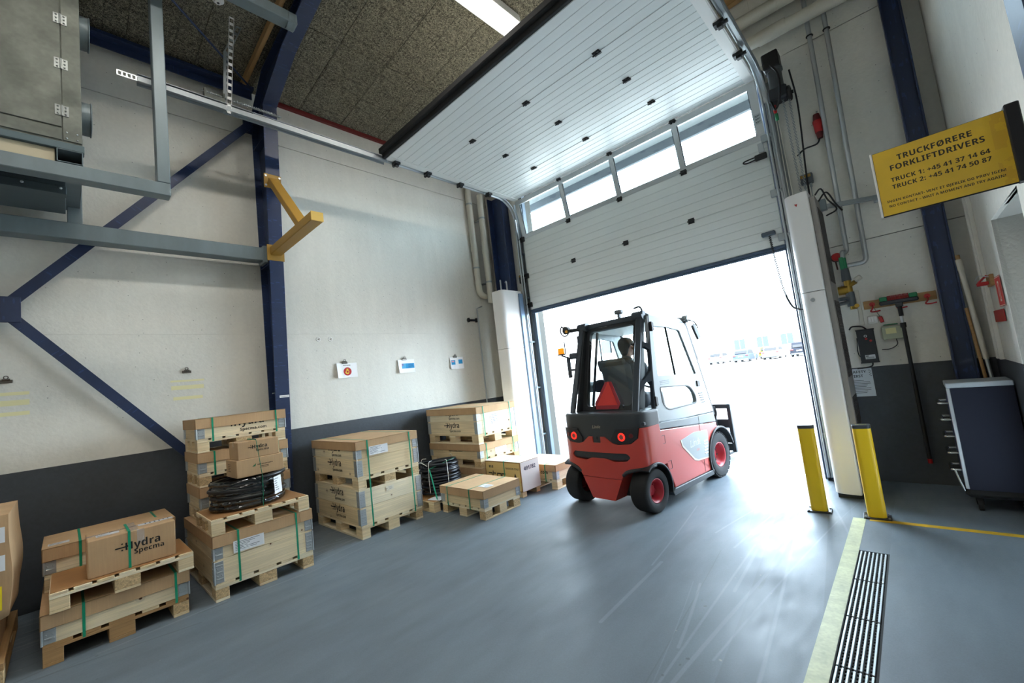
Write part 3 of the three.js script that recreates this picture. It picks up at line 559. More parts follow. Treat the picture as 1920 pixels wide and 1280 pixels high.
airCurtain('air_curtain', 'tall white air curtain left of the doorway behind the crates', 0.80, 0.53, -1);
{ // wall arm and cables of the right air curtain
  const t = thing('support_arm', 'galvanised strut tying the right air curtain to the wall', 'strut');
  add('strut', [bar([5.50, 3.07, 0.35], [6.0, 3.07, 0.06], 0.045, 0.045, 0.002)], M.zincDull, t);
  add('wall_plate', ext(5.96, 6.04, 3.03, 3.11, 0.0, 0.05), M.zinc, t);
  add('bracket', [cb(0.08, 0.12, 0.08, 0.004)].map((g) => at(g, 5.54, 3.08, 0.36)), M.greySteel, t);
  add('cable', [tube([[5.50, 3.2, 0.42], [5.56, 3.25, 0.42], [5.6, 3.12, 0.4], [5.66, 3.0, 0.36], [5.56, 2.96, 0.34]], 0.008), tube([[5.52, 3.12, 0.42], [5.6, 3.2, 0.4], [5.66, 3.06, 0.34], [5.7, 2.98, 0.3]], 0.008)], M.black, t);
}
// ---------- pipes ----------
{
  const a = add('heating_pipe', [pipe([[5.70, 6.0, 0.09], [5.66, 2.55, 0.09], [5.63, 2.55, 0.12]], 0.024, 0.05), cyl(0.03, 0.06, 5.664, 3.06, 0.09)], M.zinc); tag(a, 'left galvanised wall pipe with collars on the right of the door', 'pipe', 'galvanised pipes on the door wall');
  const b = add('heating_pipe', [pipe([[5.86, 6.0, 0.09], [5.81, 2.40, 0.09], [5.64, 2.40, 0.10]], 0.024, 0.06)], M.zinc); tag(b, 'right galvanised wall pipe bending under to the brass valve', 'pipe', 'galvanised pipes on the door wall');
  for (const [p, x] of [[a, 5.687], [b, 5.846]]) { add('pipe_clamp', [new THREE.TorusGeometry(0.029, 0.008, 8, 18).rotateX(Math.PI / 2).translate(x + 0.003, 5.15 - (x > 5.8 ? 0.02 : 0), 0.09), ext(x - 0.012, x + 0.012, 5.12, 5.16, 0.002, 0.065)], M.black, p); add('union', cyl(0.03, 0.07, x + 0.004, 5.45, 0.09), M.zinc, p); }
  const v = thing('valve_set', 'brass control valve set under the right wall pipes', 'valve');
  add('pipe', pipe([[5.63, 2.56, 0.12], [5.62, 2.56, 0.125], [5.612, 2.3, 0.125]], 0.022, 0.008), M.zinc, v);
  add('green_valve', [cyl(0.03, 0.14, 5.612, 2.42, 0.125), ext(5.58, 5.62, 2.36, 2.5, 0.14, 0.16, 0.004)], M.green, v);
  add('strainer', [cyl(0.045, 0.14, 5.613, 2.3, 0.125, 'y', 16, 0.036)], mat(0x53595c, 0.5, 0.5), v);
  add('brass_body', [cyl(0.036, 0.2, 5.617, 2.16, 0.125, 'y', 8), cyl(0.05, 0.09, 5.57, 2.13, 0.13, 'x', 14), rod([5.62, 2.17, 0.13], [5.69, 2.2, 0.16], 0.024)], M.brass, v); add('brass_cap', cyl(0.03, 0.05, 5.63, 1.93, 0.125, 'y', 8), M.brass, v);
  add('actuator', [at(cb(0.07, 0.05, 0.06, 0.01), 5.715, 2.23, 0.17, 0, 0, 0.5)], M.cream, v);
  add('pump_body', [cyl(0.04, 0.16, 5.62, 2.02, 0.125, 'y', 14), rod([5.62, 2.04, 0.13], [5.52, 2.03, 0.2], 0.02), rod([5.62, 1.99, 0.13], [5.52, 1.98, 0.2], 0.02)], mat(0x6c7378, 0.4, 0.6), v);
  add('drain_tap', [rod([5.63, 1.92, 0.125], [5.66, 1.93, 0.18], 0.014), cyl(0.022, 0.02, 5.665, 1.935, 0.19, 'z', 10)], M.brass, v);
  const k = thing('stop_valve', 'round red valve wheel on the wall left of the pipes', 'valve', [5.565, 2.52, 0.08]);
  add('wheel', [cyl(0.045, 0.03, 0, 0, 0.03, 'z', 18)], M.red, k); add('stem', [cyl(0.05, 0.02, -0.012, 0, -0.01, 'z', 14), rod([-0.02, -0.04, 0], [-0.015, -0.14, 0], 0.008)], mat(0x5c3b34, 0.6), k);
  // cream pipes: two risers in the left corner, two runs over the door
  const c1 = add('drain_pipe', [pipe([[0.075, 5.7, 0.55], [0.075, 3.27, 0.52], [0.075, 3.27, 0.3]], 0.06, 0.14, 18), cyl(0.067, 0.1, 0.075, 4.2, 0.534, 'y', 18)], M.cream); tag(c1, 'cream drain pipe bending at its foot in the left corner', 'pipe');
  const c2 = add('drain_pipe', [pipe([[0.21, 5.3, 0.36], [0.21, 3.1, 0.36]], 0.06, 0.1, 18), cyl(0.067, 0.1, 0.21, 4.15, 0.36, 'y', 18)], M.cream); tag(c2, 'cream drain pipe next to the navy column in the left corner', 'pipe');
  for (const y of [3.5, 4.8]) { add('pipe_clamp', [ext(0.0, 0.16, y, y + 0.03, 0.34, 0.38), cyl(0.066, 0.03, 0.21, y + 0.015, 0.36, 'y', 18)], M.zincDull, c2); add('pipe_clamp', cyl(0.066, 0.03, 0.075, y + 0.315, y > 4 ? 0.544 : 0.528, 'y', 18), M.zincDull, c1); }
  add('thin_conduit', rod([0.05, 5.7, 0.45], [0.05, 3.3, 0.44], 0.012), M.cream, c1);
  const c3 = add('drain_pipe', [pipe([[0.3, 5.75, 0.30], [6.22, 5.66, 0.20]], 0.075, 0.1, 18), cyl(0.085, 0.02, 5.45, 5.68, 0.215, 'x', 18)], M.cream); tag(c3, 'upper cream pipe running above the door', 'pipe');
  const c4 = add('drain_pipe', [pipe([[0.3, 5.54, 0.22], [6.22, 5.37, 0.14]], 0.075, 0.1, 18), cyl(0.083, 0.3, 5.35, 5.396, 0.155, 'x', 18)], M.cream); tag(c4, 'lower cream pipe running above the door', 'pipe');
  const w = add('water_conduit', [pipe([[0.06, 3.0, 0.62], [0.06, 2.86, 0.62], [0.06, 0.2, 0.62]], 0.013, 0.04), pipe([[0.06, 3.0, 0.62], [0.2, 3.02, 0.62]], 0.013, 0.03)], M.zinc); tag(w, 'thin steel water pipe on the wall beside the left air curtain', 'pipe');
  add('clamp', [ext(0.002, 0.03, 2.76, 2.80, 0.66, 0.86), ext(0.002, 0.05, 2.74, 2.82, 0.82, 0.85), ext(0.002, 0.05, 2.74, 2.82, 0.62, 0.65)], M.black, w);
}
// ---------- ventilation unit on a steel platform, upper left ----------
{
  const xf = 1.3;
  const p = thing('steel_platform', 'grey steel tube platform carrying the ventilation unit', 'platform');
  add('beam', ext(0.16, 0.32, 3.41, 3.575, 4.36, 8.4, 0.006), M.greySteel, p);
  add('beam_shoe', ext(0.14, 0.34, 3.38, 3.60, 4.345, 4.40, 0.01), M.greySteel, p);
  add('post', ext(0.19, 0.30, 3.575, 4.3, 5.985, 6.09, 0.004), M.greySteel, p);
  add('post', ext(0.19, 0.30, 3.575, 4.3, 7.6, 7.71, 0.004), M.greySteel, p);
  add('front_beam', ext(xf - 0.12, xf, 3.61, 3.73, 5.43, 8.4, 0.006), M.greySteel, p);
  add('frame_upright', ext(xf - 0.12, xf, 3.73, 5.98, 5.43, 5.525, 0.006), M.greySteel, p);
  add('frame_head', ext(xf - 0.12, xf, 5.85, 5.93, 5.43, 8.4, 0.006), M.greySteel, p);
  for (const z of [6.075, 7.3]) { // open ended cross tubes lying on the beams
    const a = 0.075, b = 0.055, t = 0.006, y = 3.79;
    add('cross_tube', [ext(0.2, xf, y + b - t, y + b, z - a, z + a), ext(0.2, xf, y - b, y - b + t, z - a, z + a), ext(0.2, xf, y - b, y + b, z - a, z - a + t), ext(0.2, xf, y - b, y + b, z + a - t, z + a)], M.greySteel, p);
  }
  const g = add('roof_tube', [ext(1.62, 1.76, 5.62, 5.74, 4.35, 8.2, 0.006), cyl(0.085, 0.08, 1.69, 5.68, 4.40, 'z', 18)], M.greySteel); tag(g, 'grey steel tube joining the rafter at the top left', 'steel tube');
  const u = thing('ventilation_unit', 'galvanised ventilation cabinet with hinged door at upper left', 'ventilation unit');
  add('cabinet', [ext(0.28, xf - 0.006, 3.90, 5.85, 6.0, 8.2, 0.006)], M.galv, u);
  add('corner_panel', ext(xf - 0.006, xf + 0.004, 3.92, 5.85, 6.002, 6.112, 0.002), M.galv, u);
  const door = add('access_door', ext(xf - 0.006, xf + 0.006, 4.03, 5.84, 6.118, 7.2, 0.003), M.galv, u);
  add('lower_panel', ext(xf - 0.006, xf + 0.004, 3.92, 4.02, 6.118, 8.2, 0.002), M.galv, u);
  for (const y of [4.17, 4.58, 4.98, 5.38]) {
    const gs = [ext(xf + 0.004, xf + 0.009, y - 0.045, y + 0.045, 6.075, 6.112, 0.001), ext(xf + 0.006, xf + 0.011, y - 0.045, y + 0.045, 6.118, 6.155, 0.001), cyl(0.007, 0.09, xf + 0.012, y, 6.115, 'y', 8)];
    for (const dz of [6.093, 6.137]) for (const dy of [-0.03, 0, 0.03]) gs.push(new THREE.SphereGeometry(0.007, 8, 6).translate(xf + 0.012, y + dy, dz));
    add('hinge', gs, mat(0x8b8f8c, 0.45, 0.6), u);
  }
  for (const y of [4.32, 5.15]) add('duct_stub', [cyl(0.14, 0.07, 0.98, y, 5.968, 'z', 30), new THREE.TorusGeometry(0.142, 0.006, 8, 30).translate(0.98, y, 5.935)], M.greySteel, u);
  for (const z of [6.03, 6.09]) for (const y of [3.94, 3.99]) add('rivet', new THREE.SphereGeometry(0.007, 8, 6).translate(xf + 0.005, y, z), M.zinc, u);
  add('base_channel', [ext(xf - 0.09, xf, 3.845, 3.905, 5.99, 8.2, 0.004), ext(xf - 0.09, xf - 0.02, 3.86, 3.88, 5.99, 8.2, 0.002)], mat(0x4d5c60, 0.5, 0.4), u);
  add('mount_strip', ext(xf - 0.1, xf - 0.03, 3.735, 3.845, 6.16, 7.2, 0.003), mat(0xb7ad93, 0.6), u);
  const du = thing('air_duct', 'dark galvanised flanged duct under the ventilation unit', 'duct');
  add('duct_wall', ext(0.40, 0.9, 3.62, 3.9, 6.1, 8.2, 0.004), mat(0x59656a, 0.5, 0.5), du);
  add('flange', [ext(0.88, 0.93, 3.60, 3.68, 6.095, 8.2, 0.004), ext(0.86, 0.95, 3.60, 3.612, 6.095, 8.2, 0.002)], mat(0x59656a, 0.45, 0.6), du);
  for (const z of [6.13, 6.35, 6.5]) add('bolt', new THREE.SphereGeometry(0.011, 8, 6).translate(0.935, 3.655, z), M.zinc, du);
}
// ---------- left wall: papers on clips, clips, anchors, tape marks ----------
function clipG() { return [at(cb(0.012, 0.03, 0.085, 0.004), 0.008, 0, 0), cyl(0.011, 0.05, 0.012, 0.014, 0, 'z', 10), new THREE.TorusGeometry(0.014, 0.004, 6, 14).rotateY(Math.PI / 2).translate(0.014, 0.036, 0)]; }
const clipM = mat(0x6a655e, 0.35, 0.8);
function paper(z, y, label, draw, bulge) {
  const t = thing('wall_paper', label, 'paper', [0.0, y, z], 0, 'papers clipped on the left wall');
  const w = 0.31, h = 0.215, g = new THREE.PlaneGeometry(w, h, 16, 2), p = g.attributes.position;
  for (let i = 0; i < p.count; i++) { const u = p.getX(i) / w + 0.5, v = p.getY(i) / h + 0.5; p.setZ(i, 0.014 + bulge * Math.max(0, 0.22 - u) * 0.5 * (1.2 - v) + 0.012 * Math.pow(Math.abs(u - 0.5) * 2, 2) * (1 - v)); }
  g.computeVertexNormals();
  const pr = print(w, h, 1400, (x, W, H) => { x.fillStyle = '#f4f4f4'; x.fillRect(0, 0, W, H); draw(x, W, H); });
  const m = add('sheet', g, new THREE.MeshStandardMaterial({ map: pr.mat.map, roughness: 0.7, side: THREE.DoubleSide }), t); m.rotation.y = Math.PI / 2;
  const c = add('clip', clipG(), clipM, t); c.position.set(0.012, h / 2 + 0.004, 0.03);
}
paper(3.285, 1.98, 'white sheet with a round red emblem clipped on the left wall', (x, W, H) => {
  x.fillStyle = '#333'; x.font = `bold ${H * 0.1}px sans-serif`; x.textAlign = 'center'; x.fillText('POSTNORD', W * 0.5, H * 0.2);
  x.fillStyle = '#b8242a'; x.beginPath(); x.arc(W * 0.52, H * 0.58, H * 0.28, 0, 7); x.fill();
  x.strokeStyle = '#e8c33c'; x.lineWidth = H * 0.05; x.beginPath(); x.arc(W * 0.52, H * 0.6, H * 0.1, 0, 7); x.stroke(); x.beginPath(); x.moveTo(W * 0.42, H * 0.6); x.quadraticCurveTo(W * 0.46, H * 0.78, W * 0.57, H * 0.72); x.stroke();
  x.fillStyle = '#e8c33c'; for (let i = 0; i < 3; i++) { x.beginPath(); x.arc(W * (0.49 + i * 0.03), H * 0.42, H * 0.035, 0, 7); x.fill(); } x.fillRect(W * 0.485, H * 0.44, W * 0.075, H * 0.04);
}, 0.25);
paper(2.28, 1.985, 'white sheet with a long blue block clipped on the left wall', (x, W, H) => { x.fillStyle = '#1f8fc6'; x.fillRect(W * 0.22, H * 0.3, W * 0.76, H * 0.38); x.fillStyle = '#7fc4e2'; for (let i = 0; i < 9; i++) x.fillRect(W * (0.22 + i * 0.03), H * 0.3, W * 0.012, H * 0.38); x.fillStyle = '#8e7fb0'; x.fillRect(W * 0.24, H * 0.32, W * 0.08, H * 0.16); x.fillStyle = '#0f5f92'; for (let i = 0; i < 4; i++) x.fillRect(W * 0.62, H * (0.36 + i * 0.075), W * 0.3, H * 0.03); }, 0.18);
paper(1.22, 1.98, 'white sheet with two blue squares clipped near the corner pipes', (x, W, H) => { x.fillStyle = '#1f8fc6'; x.fillRect(W * 0.08, H * 0.25, W * 0.34, H * 0.38); x.fillRect(W * 0.64, H * 0.22, W * 0.3, H * 0.36); x.fillStyle = '#d59aa8'; x.fillRect(W * 0.12, H * 0.3, W * 0.2, H * 0.12); x.fillStyle = '#fafafa'; x.fillRect(W * 0.4, 0, W * 0.24, H); }, 0.12);
for (const [z, l] of [[5.17, 'empty metal clip on the wall above yellow tape marks by the column'], [6.5, 'empty metal clip on the wall at the left picture edge']]) { const c = add('wall_clip', clipG(), clipM); c.position.set(0.002, 2.085, z); tag(c, l, 'clip', 'clips on the left wall'); }
for (const [z, l] of [[3.66, 'left of the two white wall plugs above the papers'], [3.49, 'right of the two white wall plugs above the papers']]) { const t = thing('wall_plug', l, 'wall plug', [0, 2.445, z], 0, 'wall plugs'); add('ring', new THREE.TorusGeometry(0.026, 0.008, 8, 24).rotateY(Math.PI / 2), M.white, t); add('hole', cyl(0.006, 0.006, 0.003, 0, 0, 'x', 10), M.black, t); }
for (const [z, rows, l] of [[5.165, [[1.985, 0.31, 0.02], [1.91, 0.3, 0.045], [1.79, 0.27, 0.035]], 'pale yellow tape marks left on the wall by the column'], [6.46, [[1.97, 0.2, 0.03], [1.885, 0.2, 0.05], [1.785, 0.2, 0.035]], 'pale yellow tape marks on the wall at the left edge']]) {
  const t = thing('tape_mark', l, 'tape mark', [0, 0, z], 0, 'tape marks'); for (const [y, w, h] of rows) add('tape', ext(0.0005, 0.0015, y - h / 2, y + h / 2, -w / 2, w / 2, 0), mat(0xe6dfae, 0.7), t);
}
// ---------- bollards ----------
for (const [x, z, l, pr] of [[5.18, 1.235, 'left yellow bollard with a plain grey cap beside the doorway', 0], [5.60, 1.25, 'right yellow bollard with a printed cap in front of the air curtain', 1]]) {
  const t = thing('bollard', l, 'bollard', [x, 0, z], 0.06, 'yellow bollards');
  const plan = (a, b) => roundShape([[-a, -b], [a, -b], [a, b], [-a, b]], b * 0.85);
  const g = extrude(plan(0.066, 0.045), 0.78, 0.003, 8); g.rotateX(-Math.PI / 2); g.translate(0, 0.012, 0); add('post', g, M.yellow, t);
  const c = extrude(plan(0.068, 0.047), 0.022, 0.006, 8); c.rotateX(-Math.PI / 2); c.translate(0, 0.786, 0); add('cap', c, mat(0x363a3e, 0.4), t);
  add('base_plate', cb(0.19, 0.012, 0.14, 0.003), M.black, t).position.y = 0.006;
  for (const a of [-0.08, 0.08]) for (const b of [-0.055, 0.055]) add('bolt', cyl(0.009, 0.012, a, 0.017, b, 'y', 6), M.zinc, t);
  if (pr) { const p = print(0.1, 0.05, 900, (k, W, H) => { k.fillStyle = '#c3b64a'; for (let i = 0; i < 7; i++) { k.beginPath(); k.ellipse(W * (0.14 + i * 0.12), H * 0.5, W * 0.04, H * 0.2, 0.3 * (i % 3), 0, 7); k.fill(); } }); const m = add('cap_print', p.geo, p.mat, t); m.rotation.x = -Math.PI / 2; m.position.y = 0.8145; }
}
// ---------- things on the door wall, right ----------
{
  const b = thing('hook_board', 'wooden hook board with red hooks on the door wall', 'hook board', [6.0, 1.931, 0.012]);
  add('board', cb(0.58, 0.09, 0.022, 0.003, 'x'), M.timber, b);
  for (const x of [-0.215, 0.0, 0.22]) { const h = add('hook', [tube([[x, 0.0, 0.03], [x, -0.04, 0.04], [x - 0.02, -0.075, 0.05], [x + 0.01, -0.085, 0.075], [x + 0.06, -0.08, 0.08]], 0.007), cyl(0.024, 0.03, x, 0, 0.022, 'z', 14)], M.red, b); }
  const br = thing('broom', 'push broom with red and green bristles hanging head up', 'broom', [6.0, 0, 0.09]);
  add('bristles', [ext(-0.15, -0.085, 1.94, 1.985, -0.03, 0.03, 0.006), ext(0.085, 0.15, 1.94, 1.985, -0.03, 0.03, 0.006)], M.green, br);
  const gs = []; for (let i = 0; i < 17; i++) gs.push(ext(-0.085 + i * 0.01, -0.085 + i * 0.01 + 0.008, 1.94, 1.99, -0.03, 0.03, 0.003)); add('bristles', gs, mat(0x8e1f24, 0.7), br);
  add('broom_head', [ext(-0.155, 0.155, 1.90, 1.942, -0.028, 0.028, 0.01), ext(-0.03, 0.03, 1.86, 1.91, -0.02, 0.02, 0.006)], M.darkPlastic, br);
  add('socket', [rod([0, 1.88, 0], [0.0, 1.76, 0.0], 0.019), rod([0, 1.69, 0], [0.0, 1.64, 0.0], 0.024)], M.black, br);
  add('inner_pole', rod([0, 1.78, 0], [0, 1.66, 0], 0.012), M.alu, br);
  add('handle', rod([0, 1.66, 0], [0.0, 0.28, 0.0], 0.017), M.black, br);
  add('end_grip', rod([0, 0.28, 0], [0, 0.235, 0], 0.019), M.red, br);
  const c = thing('control_box', 'black wall control box with buttons beside the air curtain', 'control box', [5.68, 1.485, 0.045]);
  add('housing', [cb(0.15, 0.36, 0.07, 0.006), at(cb(0.16, 0.014, 0.074, 0.002), 0, 0.18, 0), at(cb(0.16, 0.014, 0.074, 0.002), 0, -0.18, 0)], mat(0x23272b, 0.5), c);
  add('key_switch', [new THREE.TorusGeometry(0.011, 0.004, 6, 16).translate(0.0, 0.11, 0.037)], M.zinc, c);
  add('red_button', [cyl(0.012, 0.01, 0.002, 0.08, 0.038, 'z', 12), cyl(0.012, 0.01, 0.038, 0.055, 0.038, 'z', 12)], M.red, c);
  const tp = print(0.085, 0.045, 1600, (k, W, H) => { k.fillStyle = '#c9ccce'; k.fillRect(0, 0, W, H); k.fillStyle = '#222'; for (let i = 0; i < 3; i++) k.fillRect(W * (0.07 + i * 0.1), H * 0.14, W * 0.075, H * 0.28); for (let i = 0; i < 3; i++) k.fillRect(W * 0.08, H * (0.55 + i * 0.13), W * 0.8, H * 0.05); });
  add('type_plate', tp.geo, tp.mat, c).position.set(0.01, -0.12, 0.0362);
  add('cable', [tube([[0.02, 0.18, 0], [-0.02, 0.22, 0.01], [-0.1, 0.23, 0.01], [-0.13, 0.2, 0.02]], 0.008), tube([[-0.08, 0.1, -0.02], [-0.09, -0.08, -0.02], [-0.05, -0.14, -0.02]], 0.004), tube([[0.02, -0.18, 0], [0.01, -0.22, 0], [-0.04, -0.235, 0], [-0.12, -0.24, 0.02]], 0.007)], M.black, c);
  const j = thing('connection_box', 'pale green plastic connection box with a paper note behind the broom', 'connection box', [5.905, 1.60, 0.025]);
  add('box', cb(0.17, 0.14, 0.05, 0.006), mat(0xaeb39a, 0.6), j); add('note', cb(0.085, 0.06, 0.002, 0.0005), mat(0xe0dca6, 0.8), j).position.set(-0.01, 0.02, 0.0262);
  add('cable', tube([[0.02, -0.07, 0], [0.02, -0.13, 0], [-0.04, -0.17, 0], [-0.11, -0.17, 0]], 0.004), M.black, j);
  const dp = thing('dust_brush', 'small red hand brush hanging on a cord from the hook board', 'brush', [5.85, 1.735, 0.03]);
  add('handle', at(cb(0.035, 0.07, 0.02, 0.006), -0.015, 0.02, 0, 0, 0, 0.2), M.red, dp); add('green_edge', cb(0.12, 0.01, 0.03, 0.003), M.green, dp).position.set(0.05, -0.045, 0); add('cord', rod([-0.065, 0.18, 0], [-0.02, 0.05, 0], 0.002), M.black, dp);
  const s = thing('wall_switch', 'white triple wall switch above the black control box', 'switch', [5.765, 1.765, 0.015]);
  add('frame', cb(0.088, 0.085, 0.02, 0.008), M.white, s); for (let i = 0; i < 3; i++) add('rocker', cb(0.018, 0.05, 0.008, 0.002), M.paper, s).position.set(-0.022 + i * 0.022, 0, 0.012);
  const tr = add('cable_trunking', [ext(5.655, 5.69, 1.72, 2.12, 0.001, 0.02, 0.002)], M.cream); tag(tr, 'cream cable trunking on the wall beside the switch', 'trunking');
  const sp = print(0.2, 0.31, 1300, (k, W, H) => {
    k.fillStyle = '#c9cfd4'; k.fillRect(0, 0, W, H); k.fillStyle = '#2c3136'; k.font = `bold ${W * 0.2}px sans-serif`; k.fillText('SAFETY', W * 0.06, H * 0.16); k.fillText('FIRST', W * 0.06, H * 0.31);
    k.fillStyle = '#4a5056'; for (let i = 0; i < 9; i++) k.fillRect(W * 0.08, H * (0.42 + i * 0.055), W * (0.5 + 0.32 * hash(i, 3, 4)), H * 0.016); for (let i = 0; i < 6; i++) k.fillRect(W * (0.86 + 0.05 * (i % 2)), H * (0.06 + i * 0.04), W * 0.05, H * 0.02); }, 0.7);
  const po = add('safety_poster', sp.geo, sp.mat); po.position.set(5.575, 1.085, 0.004); tag(po, 'grey safety first notice taped on the dark wall band', 'notice');
}
// ---------- right wall: pole, pole rack, two red signs ----------
{
  const t = thing('squeegee_pole', 'white gripped pole leaning in the right corner', 'pole');
  const a = V(6.475, 2.22, 0.205), b = V(6.575, 0.02, 0.23), at2 = (k) => a.clone().lerp(b, k).toArray();
  add('grip', [rod(at2(0.0), at2(0.05), 0.024), rod(at2(0.05), at2(0.44), 0.02)], mat(0xd8d2c4, 0.6), t); add('tube', rod(at2(0.44), at2(0.86), 0.014), M.alu, t); add('wood_core', rod(at2(-0.02), at2(0.01), 0.017), M.timber, t);
  add('blade', [at(cb(0.03, 0.06, 0.05, 0.004), 6.575, 0.05, 0.23), rod(at2(0.86), at2(0.98), 0.016)], M.black, t);
  const o = add('wooden_pole', rod([6.46, 1.75, 0.2], [6.535, 0.0, 0.215], 0.013), M.timber); tag(o, 'brown wooden pole behind the white gripped pole', 'pole');
  const r = thing('pole_rack', 'small wooden rack with red clamps on the right wall', 'rack', [WX, 1.93, 0.83]);
  add('board', ext(-0.025, 0.0, -0.045, 0.05, -0.15, 0.06, 0.003), M.timber, r);
  for (const z of [-0.1, -0.03]) add('clamp', [ext(-0.09, -0.025, -0.03, 0.0, z - 0.012, z + 0.012, 0.004), rod([-0.08, 0.0, z], [-0.03, 0.05, z], 0.007)], M.red, r);
  add('wire_hook', [tube([[-0.02, 0.03, 0.02], [-0.08, 0.05, 0.01], [-0.1, 0.02, 0.0]], 0.004)], M.zinc, r);
  const s1 = print(0.28, 0.24, 900, (k, W, H) => { k.fillStyle = '#cf3b34'; k.fillRect(0, 0, W, H); k.strokeStyle = '#e9d9cc'; k.lineWidth = W * 0.06; k.strokeRect(W * 0.38, H * 0.2, W * 0.18, H * 0.6); k.lineWidth = W * 0.02; k.strokeRect(W * 0.03, H * 0.03, W * 0.94, H * 0.94); });
  const m1 = add('fire_sign', s1.geo, s1.mat); m1.position.set(WX - 0.006, 1.82, 1.06); m1.rotation.y = -Math.PI / 2; tag(m1, 'upright red fire sign on the white right wall', 'sign');
  const m2 = add('red_sign', cb(0.004, 0.1, 0.52, 0.001), M.red); m2.position.set(WX - 0.008, 1.63, 0.82); tag(m2, 'plain red plate below the fire sign', 'sign');
  const rb = add('cable_duct', [ext(WX - 0.03, WX, DB, 3.0, 0.3, 0.36, 0.004), ext(WX - 0.03, WX, DB, 3.0, 0.5, 0.54, 0.004)], M.plaster); tag(rb, 'white painted cable ducts on the right wall', 'cable duct');
}
// ---------- tool cabinet with drawers ----------
{
  const t = thing('tool_cabinet', 'navy tool cabinet with chrome drawer handles at the right edge', 'cabinet', [6.205, 0.07, 0.49]);
  add('carcass', ext(0.0, 0.384, 0.11, 0.985, 0.0, 0.325, 0.004), mat(0x0b1228, 0.75), t);
  add('worktop', ext(-0.012, 0.384, 0.985, 1.03, -0.01, 0.345, 0.006), mat(0xb9c2c8, 0.4, 0.4), t);
  add('edge_trim', [ext(-0.012, 0.012, 0.12, 0.985, 0.31, 0.338, 0.003)], M.alu, t);
  add('bumper', ext(-0.02, 0.384, 0.045, 0.115, -0.01, 0.345, 0.03), M.rubber, t);
  for (let i = 0; i < 5; i++) { const y = 0.27 + i * 0.145; const d = add('drawer', ext(-0.014, 0.0, y - 0.068, y + 0.068, 0.02, 0.305, 0.003), mat(0x1a2850, 0.45), t); add('handle', pipe([[-0.014, y, 0.29], [-0.075, y, 0.29], [-0.075, y + 0.0, 0.05], [-0.014, y, 0.05]], 0.011, 0.02), M.chrome, d); }
  add('kick_rod', [rod([-0.055, 0.27, 0.30], [-0.02, 0.1, 0.32], 0.009)], M.chrome, t);
  for (const x of [0.06, 0.32]) for (const z of [0.05, 0.27]) add('caster', [cyl(0.05, 0.03, x, -0.02, z, 'x', 18), ext(x - 0.022, x + 0.022, -0.02, 0.05, z - 0.02, z + 0.02)], M.rubber, t);
}
// ---------- yellow phone sign ----------
{
  const w = 0.352, h = 0.252, t = thing('hanging_sign', 'yellow sign with forklift driver phone numbers', 'sign', [6.198, 2.146, 4.0]);
  add('backing', [cb(w, h, 0.012, 0.004)].map((g) => at(g, 0, 0, -0.012)), M.black, t);
  add('side_edge', ext(-w / 2 - 0.004, -w / 2 + 0.003, -h / 2, h / 2, -0.014, 0.003, 0.002), M.white, t);
  add('bracket', ext(w / 2 - 0.014, w / 2 + 0.02, -h / 2, h / 2 + 0.01, -0.03, 0.012, 0.003), M.black, t);
  const p = print(w - 0.008, h - 0.006, 2600, (k, W, H) => {
    const im = k.createImageData(W, H); for (let j = 0; j < H; j++) for (let i = 0; i < W; i++) { const n = fbm(i / W, j / H, 4, 3, 201, 4), q = 0.92 + 0.14 * n, o = (j * W + i) * 4, st = i / W > 0.87 && fbm(i / W, j / H, 12, 9, 207, 3) > 0.52 ? 0.965 : 1; im.data[o] = 224 * q * st; im.data[o + 1] = 184 * q * st * st; im.data[o + 2] = 48 * q; im.data[o + 3] = 255; } k.putImageData(im, 0, 0);
    k.fillStyle = '#1d1a10'; const line = (s, x, y, sz) => { k.font = `bold ${sz * H}px sans-serif`; k.textAlign = 'center'; k.fillText(s, x * W, y * H); };
    line('TRUCKFØRERE', 0.47, 0.20, 0.115); line('FORKLIFTDRIVERS', 0.47, 0.335, 0.115); line('TRUCK 1: +45 41 37 14 64', 0.475, 0.51, 0.088); line('TRUCK 2: +45 41 74 50 87', 0.475, 0.62, 0.088);
    line('INGEN KONTAKT- VENT ET ØJEBLIK OG PRØV IGEN!', 0.48, 0.81, 0.05); line('NO CONTACT – WAIT A MOMENT AND TRY AGAIN!', 0.48, 0.885, 0.05); }, 0.35);
  add('sign_face', p.geo, p.mat, t).position.set(0, 0, -0.004);
}
// ---------- pallets, collars, cardboard lids ----------
const pick = (a) => a[Math.floor(rnd() * a.length)];
let vnum = 0; const vv = () => (vnum = (vnum + 1) % 4);
